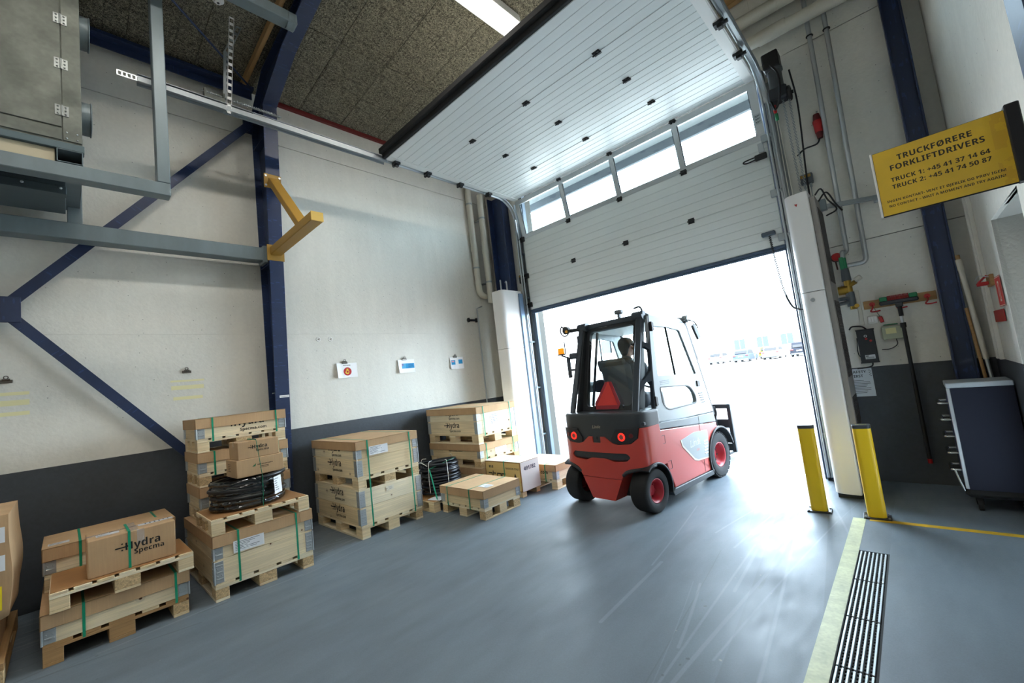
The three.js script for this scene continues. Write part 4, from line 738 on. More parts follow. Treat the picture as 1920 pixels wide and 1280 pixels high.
// boards run along local x (length L), the short face looks along x; origin on the ground in the middle
function pallet(parent, L, W, o = {}) {
  const g = sub('pallet', parent, o.at ?? [0, 0, 0]), n = o.boards ?? 5, t = o.t ?? 0.022, bh = o.bh ?? 0.078, wm = o.old ? [M.oldwood, M.wood[1]] : M.wood, bm = o.old ? [M.oldwood, M.chip] : [M.chip, M.wood[1]];
  const H = 3 * t + bh, wide = n === 5 ? [0.145, 0.1, 0.145, 0.1, 0.145] : Array(n).fill((W - 0.026 * (n - 1)) / n);
  const gap = (W - wide.reduce((a, b) => a + b, 0)) / (n - 1); let z = -W / 2;
  for (const w of wide) { add('deck_board', cb(L, t, w, 0.002, 'x', vv()), pick(wm), g).position.set(rr(-0.002, 0.002), H - t / 2, z + w / 2); z += w + gap; }
  const bx = Math.min(0.145, L * 0.2);
  for (const x of [-L / 2 + bx / 2, 0, L / 2 - bx / 2]) {
    add('cross_board', cb(bx, t, W, 0.002, 'z', vv()), pick(wm), g).position.set(x, H - 1.5 * t, 0);
    for (const [zz, w] of [[-W / 2 + 0.05, 0.1], [0, 0.145], [W / 2 - 0.05, 0.1]]) add('block', cb(bx - rr(0, 0.004), bh, w, 0.003, 'x', vv()), pick(bm), g).position.set(x, t + bh / 2, zz);
  }
  for (const [zz, w] of [[-W / 2 + 0.05, 0.1], [0, 0.145], [W / 2 - 0.05, 0.1]]) add('bottom_board', cb(L, t, w, 0.002, 'x', vv()), pick(wm), g).position.set(0, t / 2, zz);
  return H;
}
// galvanised corner hinge: two leaves, pin, embossed ribs
const hingeGeo = (() => { const g = []; for (const q of [0, 1]) { const turn = (x, y, z, w, h, d) => q ? at(cb(d, h, w, 0.0015), z, y, x) : at(cb(w, h, d, 0.0015), x, y, z); g.push(turn(-0.034, 0, 0.002, 0.062, 0.175, 0.004)); for (const y of [-0.055, 0.0, 0.055]) g.push(turn(-0.034, y, 0.005, 0.05, 0.012, 0.004)); for (const y of [-0.03, 0.03]) for (const x of [-0.05, -0.018]) g.push(turn(x, y, 0.005, 0.009, 0.009, 0.005)); } g.push(cyl(0.007, 0.185, 0.003, 0, 0.003, 'y', 8)); return merge(g); })();
function collar(parent, L, W, y, h = 0.195, wm = M.wood) {
  const g = sub('collar', parent, [0, y, 0]), t = 0.02;
  for (const s of [-1, 1]) {
    if (h > 0.19 && rnd() < 0.4) { const a = 0.085 + rr(-0.01, 0.02); add('plank', cb(L, a - 0.001, t, 0.0015, 'x', vv()), pick(wm), g).position.set(0, a / 2, s * (W / 2 - t / 2)); add('plank', cb(L, h - a - 0.002, t, 0.0015, 'x', vv()), pick(wm), g).position.set(0, a + (h - a) / 2, s * (W / 2 - t / 2)); }
    else add('plank', cb(L, h - 0.002, t, 0.002, 'x', vv()), pick(wm), g).position.set(0, h / 2, s * (W / 2 - t / 2));
    add('plank', cb(t, h - 0.002, W - 2 * t, 0.002, 'z', vv()), pick(wm), g).position.set(s * (L / 2 - t / 2), h / 2, 0);
  }
  [[1, 1, 0], [1, -1, Math.PI / 2], [-1, -1, Math.PI], [-1, 1, -Math.PI / 2]].forEach(([sx, sz, r]) => { const m = add('hinge', hingeGeo, M.hinge, g); m.position.set(sx * L / 2, h / 2 - 0.005, sz * W / 2); m.rotation.y = r; m.scale.y = h / 0.195; });
}
function lid(parent, L, W, top, skirt = 0.1, over = 0.012) {
  const l = L + 2 * over, w = W + 2 * over, t = 0.005, g = [];
  const N = 10, pg = new THREE.BoxGeometry(l, t, w, N, 1, N), p = pg.attributes.position;
  for (let i = 0; i < p.count; i++) if (p.getY(i) > 0) { const u = p.getX(i) / l, v = p.getZ(i) / w; p.setY(i, p.getY(i) + 0.006 * (vnoise(u * 3 + 7, v * 3 + top * 9, 5) - 0.5) * Math.max(0, 1 - 4 * u * u) * Math.max(0, 1 - 4 * v * v)); }
  const u = pg.attributes.uv; for (let i = 0; i < u.count; i++) u.setXY(i, p.getX(i), p.getZ(i)); pg.computeVertexNormals();
  g.push(pg.translate(0, top - t / 2, 0));
  for (const s of [-1, 1]) { g.push(at(cb(l, skirt, t, 0.0015, 'x', 1), 0, top - skirt / 2, s * (w / 2 - t / 2))); g.push(at(cb(t, skirt, w, 0.0015, 'z', 2), s * (l / 2 - t / 2), top - skirt / 2, 0)); }
  const m = add('lid', g, M.card, parent); m.userData.label = 'brown cardboard lid';
  for (const sx of [-1, 1]) for (const sz of [-1, 1]) add('corner_flap', cb(0.004, skirt * 0.9, 0.11, 0.001, 'z', 3), M.card, parent).position.set(sx * (l / 2 + 0.001), top - skirt * 0.52, sz * (w / 2 - 0.06));
}
// strap loop: dir 'x' runs over the top along x at the given z, dir 'z' along z at the given x
function strap(parent, dir, p, half, y0, y1) {
  const w = 0.016, t = 0.0018, g = [];
  const B = (a0, a1, ya, yb) => dir === 'x' ? ext(a0, a1, ya, yb, p - w / 2, p + w / 2, 0) : ext(p - w / 2, p + w / 2, ya, yb, a0, a1, 0);
  g.push(B(-half, half, y1, y1 + t), B(-half - t, -half, y0, y1 + t), B(half, half + t, y0, y1 + t), B(-half, half, y0 - t, y0));
  add('strap', g, M.strap, parent).userData.label = 'green plastic strap';
}
const decal = (parent, name, pr, [x, y, z], face, label) => { const m = add(name, pr.geo, pr.mat, parent); m.position.set(x, y, z); m.rotation.y = { z: 0, x: Math.PI / 2, mx: -Math.PI / 2 }[face]; if (label) m.userData.label = label; return m; };
const hydraCache = {};
function hydra(w, com, kind = 'hydra', col = '#1d1b18') {
  const key = w + com + kind; if (hydraCache[key]) return hydraCache[key];
  const h = w * (kind === 'line' ? 0.34 : 0.43);
  return hydraCache[key] = print(w, h, Math.min(1600, 460 / w), (k, W, H) => {
    k.fillStyle = col; k.textBaseline = 'alphabetic';
    const U = W * 0.55, f1 = U * 0.46;
    if (kind === 'hydra') { k.font = `bold ${f1}px sans-serif`; k.fillText('Hydra', W * 0.20, U * 0.37); k.fillRect(W * 0.03, U * 0.19, W * 0.26, f1 * 0.12); k.fillRect(W * 0.145, U * 0.03, f1 * 0.13, f1 * 0.13); k.fillRect(W * 0.145, U * 0.31, f1 * 0.13, f1 * 0.13); }
    k.font = `bold ${U * (com ? kind === 'line' ? 0.24 : 0.19 : 0.3)}px sans-serif`; k.fillText(com ? 'Specma.com' : 'Specma', W * (com ? kind === 'line' ? 0.1 : 0.34 : 0.38), kind === 'hydra' ? U * 0.64 : H * 0.62);
  });
}
const labelPaper = (w, h, s = 1) => print(w, h, 900, (k, W, H) => { k.fillStyle = '#e9ebee'; k.fillRect(0, 0, W, H); k.fillStyle = '#6d7278'; for (let i = 0; i < 6; i++) k.fillRect(W * 0.06, H * (0.12 + i * 0.13), W * (0.3 + 0.5 * hash(i, s, 8)), H * 0.04); k.fillStyle = '#fbfcfd'; for (let i = 0; i < 5; i++) { k.globalAlpha = 0.5; k.beginPath(); k.moveTo(W * hash(i, s, 1), 0); k.lineTo(W * hash(i, s, 2), H); k.lineTo(W * (hash(i, s, 2) + 0.08), H); k.fill(); } }, 0.25);
const HP = { boards: 7, t: 0.018, bh: 0.078 }; // half pallet 0.8 x 0.6, 0.132 high

// crate: pallet + collars + lid + straps, local x = board direction
function crate(label, [x, y, z], turn, s, group) {
  const t = thing('pallet_crate', label, 'crate', [x, y, z], turn, group);
  let h = pallet(t, s.L, s.W, s.half ? { ...HP, ...s.p } : s.p), first = h;
  for (let i = 0; i < s.collars; i++) { collar(t, s.L, s.W, h, 0.195, s.wm); h += 0.195; }
  const top = h + 0.006; if (s.lid !== 0) lid(t, s.L, s.W, top, s.skirt ?? 0.09);
  for (const [dir, p] of s.straps ?? []) strap(t, dir, p, (dir === 'x' ? s.L : s.W) / 2 + 0.0145, first - 0.03, top);
  t.userData.top = undefined; delete t.userData.top;
  return { t, first, top };
}
const EU = { L: 1.2, W: 0.8 }, HF = { L: 0.6, W: 0.8, half: 1 };
// --- stack at the lower left
{
  const a = crate('low wooden crate on a dark pallet under the long Hydra Specma carton', [0.89, 0, 5.865], 0, { ...EU, collars: 1, straps: [['x', 0.20], ['x', -0.32]], p: { old: 1 }, skirt: 0.1 });
  const p = thing('pallet', 'half pallet with a brown sheet under the long Hydra Specma carton', 'pallet', [1.24, a.top, 5.83]);
  const ph = pallet(p, 0.6, 0.8, HP); add('cover_sheet', cb(0.58, 0.004, 0.79, 0.001, 'x'), M.hardboard, p).position.set(-0.01, ph + 0.002, 0);
  const c = thing('carton', 'long cardboard carton printed Hydra Specma on the front left pallet', 'carton', [1.30, a.top + ph + 0.004, 5.785]);
  add('box', cb(0.35, 0.27, 0.51, 0.006, 'z', 1), M.card, c); c.children[0].position.y = 0.135;
  add('tape', [ext(-0.025, 0.025, 0.27, 0.2712, -0.255, 0.255, 0), ext(-0.18, 0.1765, 0.269, 0.2715, -0.03, 0.03, 0)], M.plastic, c);
  add('tape', ext(0.1752, 0.1762, 0.16, 0.27, -0.065, -0.02, 0), M.plastic, c);
  decal(c, 'print', hydra(0.30, false), [0.1765, 0.135, -0.035], 'x');
  const lp = labelPaper(0.13, 0.075, 3); const lm = decal(c, 'address_label', lp, [0.07, 0.2722, 0.14], 'z'); lm.rotation.set(-Math.PI / 2, 0, Math.PI / 2);
  const lq = labelPaper(0.07, 0.22, 4); const lr = decal(c, 'tape_label', lq, [0.03, 0.2724, -0.15], 'z'); lr.rotation.set(-Math.PI / 2, 0, 0);
  add('strap', [ext(0.1765, 0.1783, -0.004, 0.272, 0.017, 0.033, 0), ext(-0.18, 0.178, 0.272, 0.2738, 0.017, 0.033, 0), ext(-0.1783, -0.1765, -0.004, 0.272, 0.017, 0.033, 0)], M.strap, c).userData.label = 'green plastic strap';
  const b = crate('narrow crate with cardboard lid at the wall behind the long carton', [0.62, a.top, 5.865], 0, { ...HF, collars: 1, straps: [['x', 0.20], ['x', -0.30]], skirt: 0.1 });
  const sl = labelPaper(0.12, 0.09, 6); const sm = decal(b.t, 'address_label', sl, [0.2, b.top + 0.004, 0.32], 'z'); sm.rotation.set(-Math.PI / 2, 0, Math.PI / 2);
}
// --- stack with the hose coil
{
  const a = crate('two collar crate under the black coil pallet', [0.925, 0, 4.89], 0, { ...EU, collars: 2, straps: [['x', 0.22], ['x', -0.26]], skirt: 0.1 });
  decal(a.t, 'document_pouch', labelPaper(0.24, 0.1, 7), [0.615, a.top - 0.135, 0.14], 'x', 'document pouch');
  const p = thing('pallet', 'half pallet carrying the plastic wrapped black coil', 'pallet', [1.235, a.top, 4.90]);
  const ph = pallet(p, 0.6, 0.8, HP), y = a.top + ph; add('cover_sheet', cb(0.56, 0.004, 0.78, 0.001, 'x'), M.hardboard, p).position.set(-0.01, ph + 0.002, 0);
  // wrapped coil of hose
  const t = thing('hose_coil', 'black hose coil wrapped in glossy plastic under two cartons', 'hose coil', [1.2, y + 0.006, 4.925]);
  const pts = []; for (let i = 0; i <= 700; i++) { const q = i / 700, an = q * Math.PI * 2 * 11, R = 0.245 + 0.022 * Math.sin(q * 40) + 0.012 * Math.sin(an * 0.31); pts.push(V(Math.cos(an) * R * 0.95, 0.024 + q * 0.235 + 0.006 * Math.sin(an * 1.7), Math.sin(an) * R * 1.12)); }
  add('hose', new THREE.TubeGeometry(new THREE.CatmullRomCurve3(pts), 1100, 0.019, 8), mat(0x141517, 0.35), t);
  const prof = []; for (let i = 0; i <= 26; i++) { const k = i / 26; prof.push(new THREE.Vector2(0.268 + 0.014 * Math.abs(Math.sin(k * Math.PI * 6)), 0.004 + k * 0.262)); }
  const wr = new THREE.LatheGeometry(prof, 90), wp = wr.attributes.position;
  for (let i = 0; i < wp.count; i++) { const x = wp.getX(i), z = wp.getZ(i), an = Math.atan2(z, x), yy = wp.getY(i), n = 1 + 0.05 * (vnoise(an * 6 + 30, yy * 26, 12) - 0.5) + 0.03 * (vnoise(an * 22 + 90, yy * 70, 13) - 0.5); wp.setX(i, x * n * 0.95); wp.setZ(i, z * n * 1.1); }
  wr.computeVertexNormals();
  add('plastic_wrap', wr, new THREE.MeshPhysicalMaterial({ color: 0x0c0d0f, roughness: 0.16, clearcoat: 1, clearcoatRoughness: 0.08 }), t);
  const tl = labelPaper(0.1, 0.16, 9); const tm = decal(t, 'shipping_label', tl, [0.265, 0.16, -0.18], 'x', 'white shipping label'); tm.rotation.set(0, Math.PI / 2 + 0.62, 0.06, 'YXZ');
  const b1 = thing('carton', 'lower carton with green leaf mark on the black coil', 'carton', [1.14, y + 0.272, 4.84], 0.02);
  add('box', cb(0.34, 0.165, 0.41, 0.005, 'z', 2), M.card, b1).position.y = 0.0825;
  decal(b1, 'print', print(0.2, 0.09, 1200, (k, W, H) => { k.fillStyle = '#4a3a28'; for (let i = 0; i < 11; i++) k.fillRect(W * (0.26 + i * 0.062), H * 0.32, W * 0.04, H * 0.1); k.fillRect(W * 0.4, H * 0.56, W * 0.34, H * 0.06); k.fillRect(W * 0.34, H * 0.7, W * 0.4, H * 0.04); k.fillStyle = '#2f6b45'; k.beginPath(); k.moveTo(W * 0.02, H * 0.5); k.lineTo(W * 0.2, H * 0.2); k.lineTo(W * 0.16, H * 0.5); k.fill(); }), [0.1715, 0.085, -0.02], 'x');
  decal(b1, 'print', print(0.2, 0.1, 900, (k, W, H) => { k.fillStyle = '#6a563f'; for (let i = 0; i < 5; i++) k.fillRect(W * 0.1, H * (0.15 + i * 0.16), W * (0.3 + 0.2 * hash(i, 2, 2)), H * 0.05); }), [-0.02, 0.09, 0.2065], 'z');
  const b2 = thing('carton', 'upper carton printed Hydra Specma on the black coil', 'carton', [1.16, y + 0.438, 4.845], 0.02);
  add('box', cb(0.28, 0.165, 0.36, 0.005, 'z', 3), M.card, b2).position.y = 0.0825;
  add('tape', [ext(-0.025, 0.025, 0.165, 0.1662, -0.18, 0.18, 0), ext(-0.025, 0.025, 0.11, 0.166, 0.18, 0.1812, 0)], M.plastic, b2);
  decal(b2, 'print', hydra(0.19, false), [0.1415, 0.085, 0.005], 'x');
  const st = add('strap', [bar([1.485, y - 0.04, 4.885], [1.478, y + 0.27, 4.875], 0.0018, 0.016, 0), bar([1.478, y + 0.27, 4.875], [1.305, y + 0.605, 4.865], 0.0018, 0.016, 0), bar([1.305, y + 0.6055, 4.865], [1.015, y + 0.6055, 4.865], 0.0018, 0.016, 0)], M.strap, t); st.userData.label = 'green plastic strap'; st.position.set(-1.2, -(y + 0.006), -4.925);
  // three narrow crates behind
  const names = ['bottom narrow crate behind the black coil', 'middle narrow crate behind the coil cartons', 'top narrow crate printed Specma.com behind the coil cartons'];
  let yy = a.top;
  for (let i = 0; i < 3; i++) { const c = crate(names[i], [0.56 + 0.005 * i, yy, 4.845 + 0.005 * i], 0, { ...HF, collars: 1, straps: [['x', 0.27], ['x', -0.31]], skirt: 0.1 }, 'narrow crates stacked behind the coil'); yy += c.top; if (i === 2) decal(c.t, 'print', hydra(0.4, true), [0.3015, c.top - 0.118, -0.03], 'x'); }
}
// --- double crate in the middle
{
  const t = thing('pallet_crate', 'tall double pallet crate with lid standing right of the blue column', 'crate', [0.754, 0, 3.498]);
  const h1 = pallet(t, 1.2, 0.8); collar(t, 1.2, 0.8, h1); collar(t, 1.2, 0.8, h1 + 0.195);
  const y2 = h1 + 0.39; pallet(t, 1.2, 0.8, { at: [0, y2, 0] }); const y3 = y2 + h1; collar(t, 1.2, 0.8, y3); collar(t, 1.2, 0.8, y3 + 0.195);
  const top = y3 + 0.396; lid(t, 1.2, 0.8, top, 0.1);
  for (const z of [0.265, -0.29]) strap(t, 'x', z, 0.6145, h1 - 0.03, top);
  for (const y of [h1 + 0.1, h1 + 0.295, y3 + 0.1, y3 + 0.275]) decal(t, 'print', hydra(0.42, true), [0.03, y, 0.402], 'z');
  decal(t, 'document_pouch', labelPaper(0.24, 0.1, 11), [0.616, top - 0.13, 0.13], 'x', 'document pouch');
  const tg = decal(t, 'paper_tag', print(0.1, 0.055, 900, (k, W, H) => { k.fillStyle = '#e6ddc6'; k.fillRect(0, 0, W, H); k.fillStyle = '#333'; k.beginPath(); k.arc(W * 0.1, H * 0.5, H * 0.07, 0, 7); k.fill(); k.fillStyle = '#999'; for (let i = 0; i < 3; i++) k.fillRect(W * 0.3, H * (0.25 + i * 0.22), W * 0.5, H * 0.06); }), [0.606, h1 + 0.33, 0.02], 'x'); tg.rotation.x = 0.0;
}
// --- stack in front of the left air curtain
{
  const x = 0.74, z = 1.65; let y = 0;
  const c1 = crate('bottom crate of the stack beside the left air curtain', [x, y, z], 0, { ...EU, collars: 1, skirt: 0.095 }); y += c1.top;
  const c2 = crate('middle crate of the stack beside the left air curtain', [x, y, z], 0, { ...EU, collars: 1, straps: [['x', 0.28], ['x', -0.29]], skirt: 0.095 }); y += c2.top;
  const c3 = crate('two collar top crate of the stack beside the left air curtain', [x, y, z], 0, { ...EU, collars: 2, straps: [['x', 0.27], ['x', -0.29]], skirt: 0.1 });
  decal(c2.t, 'print', hydra(0.42, true, 'line'), [0.04, c2.first + 0.105, 0.402], 'z'); decal(c2.t, 'document_pouch', labelPaper(0.24, 0.1, 13), [0.603, c2.first + 0.06, -0.02], 'x');
  decal(c3.t, 'print', hydra(0.42, true), [0.02, c3.first + 0.095, 0.402], 'z'); decal(c3.t, 'print', hydra(0.42, true), [0.02, c3.first + 0.285, 0.402], 'z');
  decal(c3.t, 'document_pouch', labelPaper(0.2, 0.19, 15), [0.603, c3.first + 0.18, 0.03], 'x');
}
// --- single low crate in front
{
  const c = crate('low half size crate with lid standing out on the floor', [1.828, 0, 2.545], Math.PI / 2, { ...HF, collars: 1, straps: [['x', -0.26], ['x', 0.16]], skirt: 0.095, wm: [M.wood[1], M.oldwood] });
  const lp = labelPaper(0.16, 0.12, 17); const m = decal(c.t, 'address_label', lp, [-0.12, c.top + 0.004, 0.26], 'z'); m.rotation.set(-Math.PI / 2, 0, Math.PI / 2);
}
// --- hose on a small pallet
{
  const p = thing('pallet', 'small pallet under the open blue black hose coil', 'pallet', [1.06, 0, 2.53]); const ph = pallet(p, 0.6, 0.8, HP);
  add('cover_sheet', cb(0.58, 0.004, 0.78, 0.001, 'x'), M.hardboard, p).position.set(0, ph + 0.002, 0);
  const t = thing('hose_coil', 'open coil of black hydraulic hose tied with white cords', 'hose coil', [1.03, ph + 0.006, 2.52]);
  const pts = []; for (let i = 0; i <= 900; i++) { const q = i / 900, an = q * Math.PI * 2 * 15, R = 0.255 - 0.03 * q + 0.02 * Math.sin(q * 61) + 0.01 * Math.sin(an * 0.37); pts.push(V(Math.cos(an) * R - 0.03 * q, 0.02 + q * 0.40 + 0.012 * Math.sin(an + 1) + 0.006 * Math.sin(an * 1.7), Math.sin(an) * R * 1.05)); }
  add('hose', new THREE.TubeGeometry(new THREE.CatmullRomCurve3(pts), 1500, 0.0165, 8), mat(0x161b26, 0.38), t);
  const pts2 = []; for (let i = 0; i <= 360; i++) { const q = i / 360, an = q * Math.PI * 2 * 6, R = 0.215 + 0.012 * Math.sin(q * 33); pts2.push(V(Math.cos(an) * R, 0.06 + q * 0.33, Math.sin(an) * R)); }
  add('hose', new THREE.TubeGeometry(new THREE.CatmullRomCurve3(pts2), 600, 0.0165, 8), mat(0x161b26, 0.38), t);
  for (const an of [0.35, 1.25, 2.5, 4.4]) { const c = Math.cos(an), s = Math.sin(an); add('tie_cord', tube([[c * 0.21, 0.46, s * 0.21], [c * 0.28, 0.44, s * 0.28], [c * 0.295, 0.25, s * 0.3], [c * 0.29, 0.03, s * 0.295]], 0.004, 6), M.white, t); }
  add('loose_cord', [tube([[0.05, 0.4, 0.27], [0.0, 0.46, 0.34], [-0.06, 0.42, 0.36], [-0.1, 0.47, 0.33], [-0.14, 0.36, 0.32]], 0.0035, 6), tube([[-0.08, 0.36, 0.3], [-0.12, 0.28, 0.33], [-0.1, 0.2, 0.31]], 0.0035, 6)], M.white, t);
  add('strap', [bar([0.3, 0.005, 0.33], [0.12, 0.37, 0.285], 0.016, 0.0018, 0), bar([0.12, 0.37, 0.285], [0.2, 0.455, -0.1], 0.016, 0.0018, 0)], M.strap, t).userData.label = 'green plastic strap';
  const pp = add('document_pouch', cb(0.2, 0.006, 0.26, 0.002), mat(0xcfd2d4, 0.2)); pp.position.set(1.255, ph + 0.0085, 2.76); pp.rotation.y = 0.3; tag(pp, 'clear document pouch lying on the small pallet by the hose', 'pouch');
}
// --- big carton with number, crate by the door
{
  const t = thing('carton', 'big white topped carton numbered 491782 behind the low crate', 'carton', [1.71, 0, 1.81]);
  add('skid', [ext(-0.33, 0.33, 0, 0.07, -0.18, -0.1), ext(-0.33, 0.33, 0, 0.07, 0.1, 0.18)], M.wood[1], t);
  add('box', ext(-0.345, 0.345, 0.07, 0.46, -0.19, 0.19, 0.005, 'x'), mat(0xcdbb98, 0.8, 0, { map: T.card }), t);
  add('panel', ext(0.3455, 0.348, 0.075, 0.455, -0.185, 0.185, 0.001), mat(0xd9d3cf, 0.75), t).userData.label = 'pale grey end panel';
  add('top_sheet', ext(-0.345, 0.345, 0.46, 0.463, -0.19, 0.19, 0.001), mat(0xdcd4c6, 0.7), t);
  decal(t, 'number', print(0.24, 0.1, 1500, (k, W, H) => { k.fillStyle = '#26284a'; k.font = `bold ${H * 0.72}px sans-serif`; k.textAlign = 'center'; k.fillText('491782', W / 2, H * 0.78); }), [0.3495, 0.37, 0.005], 'x');
  decal(t, 'print', print(0.66, 0.36, 900, (k, W, H) => { k.fillStyle = '#d9bd7e'; k.fillRect(0, 0, W, H); k.fillStyle = '#211c14'; k.font = `bold ${H * 0.1}px sans-serif`; k.fillText('MADE IN ITALY', W * 0.6, H * 0.24); k.lineWidth = H * 0.045; k.strokeStyle = '#211c14'; const gl = (pts, i) => { k.beginPath(); pts.forEach(([x, y], n) => { const X = W * (0.07 + i * 0.135 + x * 0.105), Y = H * (0.42 + y * 0.26); n ? k.lineTo(X, Y) : k.moveTo(X, Y); }); k.stroke(); }; gl([[0, 0], [1, 0], [1, 1], [0, 1], [0, 0.5], [1, 0.5]], 0); gl([[0.1, -0.35], [0.1, 1], [0.9, 1]], 1); gl([[0.1, 0], [0.9, 0]], 1); gl([[0, 0], [1, 0], [1, 1], [0, 1], [0, -0.08]], 2); gl([[1, 0], [0, 0], [0, 0.5], [1, 0.5], [1, 1], [0, 1]], 3); k.beginPath(); k.moveTo(W * 0.78, H * 0.7); k.lineTo(W * 0.86, H * 0.36); k.lineTo(W * 0.94, H * 0.7); k.closePath(); k.fill(); k.fillStyle = '#d9bd7e'; k.beginPath(); k.arc(W * 0.86, H * 0.66, H * 0.07, 0, 7); k.fill(); k.fillStyle = '#211c14'; for (let i = 0; i < 3; i++) k.fillRect(W * (0.1 + i * 0.05), H * 0.12, W * 0.025, H * 0.1); }), [0.0, 0.265, 0.191], 'z');
  add('strap', [ext(0.03, 0.046, 0.06, 0.4648, 0.1915, 0.193, 0), ext(0.03, 0.046, 0.463, 0.4648, -0.19, 0.193, 0)], M.strap, t).userData.label = 'green plastic strap';
  const lp = labelPaper(0.3, 0.2, 21); const m = decal(t, 'document_pouch', lp, [-0.05, 0.4645, 0.0], 'z'); m.rotation.set(-Math.PI / 2, 0, 0);
  const c = crate('low half size crate next to the rear wheel of the forklift', [1.86, 0, 1.22], Math.PI / 2, { ...HF, collars: 1, straps: [['x', 0.22]], skirt: 0.09 });
  decal(c.t, 'print', hydra(0.5, true, 'line'), [-0.302, c.first + 0.09, 0.06], 'mx');
}
// --- bulging parcel at the left edge
{
  const p = thing('pallet', 'dark pallet at the left picture edge under the bulging parcel', 'pallet', [0.93, 0, 6.83]); const ph = pallet(p, 1.2, 0.8, { old: 1 });
  const t = thing('parcel', 'bulging brown parcel with yellow barcode label at the left edge', 'parcel', [1.05, ph, 6.80]);
  const g = new THREE.BoxGeometry(0.86, 0.92, 0.8, 10, 24, 14), q = g.attributes.position;
  for (let i = 0; i < q.count; i++) { const x = q.getX(i), y = q.getY(i), z = q.getZ(i), b = 0.10 * vnoise(y * 5 + 9, z * 2 + x * 2, 77) + 0.05 * Math.sin((y + 0.1) * 9) ; const e = (1 - Math.pow(Math.abs(y) / 0.46, 4)); q.setX(i, x * (0.98 + b * 0.5 * e) - (y < -0.2 ? Math.sign(x) * 0.05 : 0)); q.setZ(i, z * (0.98 + b * 0.55 * e) + (y < -0.2 && z < 0 ? 0.06 : 0)); }
  g.computeVertexNormals(); add('wrapping', g, M.card, t).position.y = 0.46;
  decal(t, 'barcode_label', print(0.11, 0.15, 1500, (k, W, H) => { k.fillStyle = '#f2d51c'; k.fillRect(0, 0, W, H); k.fillStyle = '#1a1a10'; for (let i = 0; i < 30; i++) k.fillRect(W * 0.12, H * (0.06 + i * 0.029), W * 0.5, H * (hash(i, 6, 6) > 0.5 ? 0.018 : 0.009)); k.save(); k.translate(W * 0.7, H * 0.9); k.rotate(-Math.PI / 2); for (let i = 0; i < 11; i++) k.fillRect(i * H * 0.072, 0, H * 0.05, W * 0.12); k.restore(); }), [0.475, 0.40, -0.31], 'x', 'yellow barcode label');
  for (const [y, z] of [[0.62, -0.2], [0.8, -0.2]]) decal(t, 'paper_label', labelPaper(0.12, 0.1, 25), [0.478, y, z - 0.12], 'x');
}
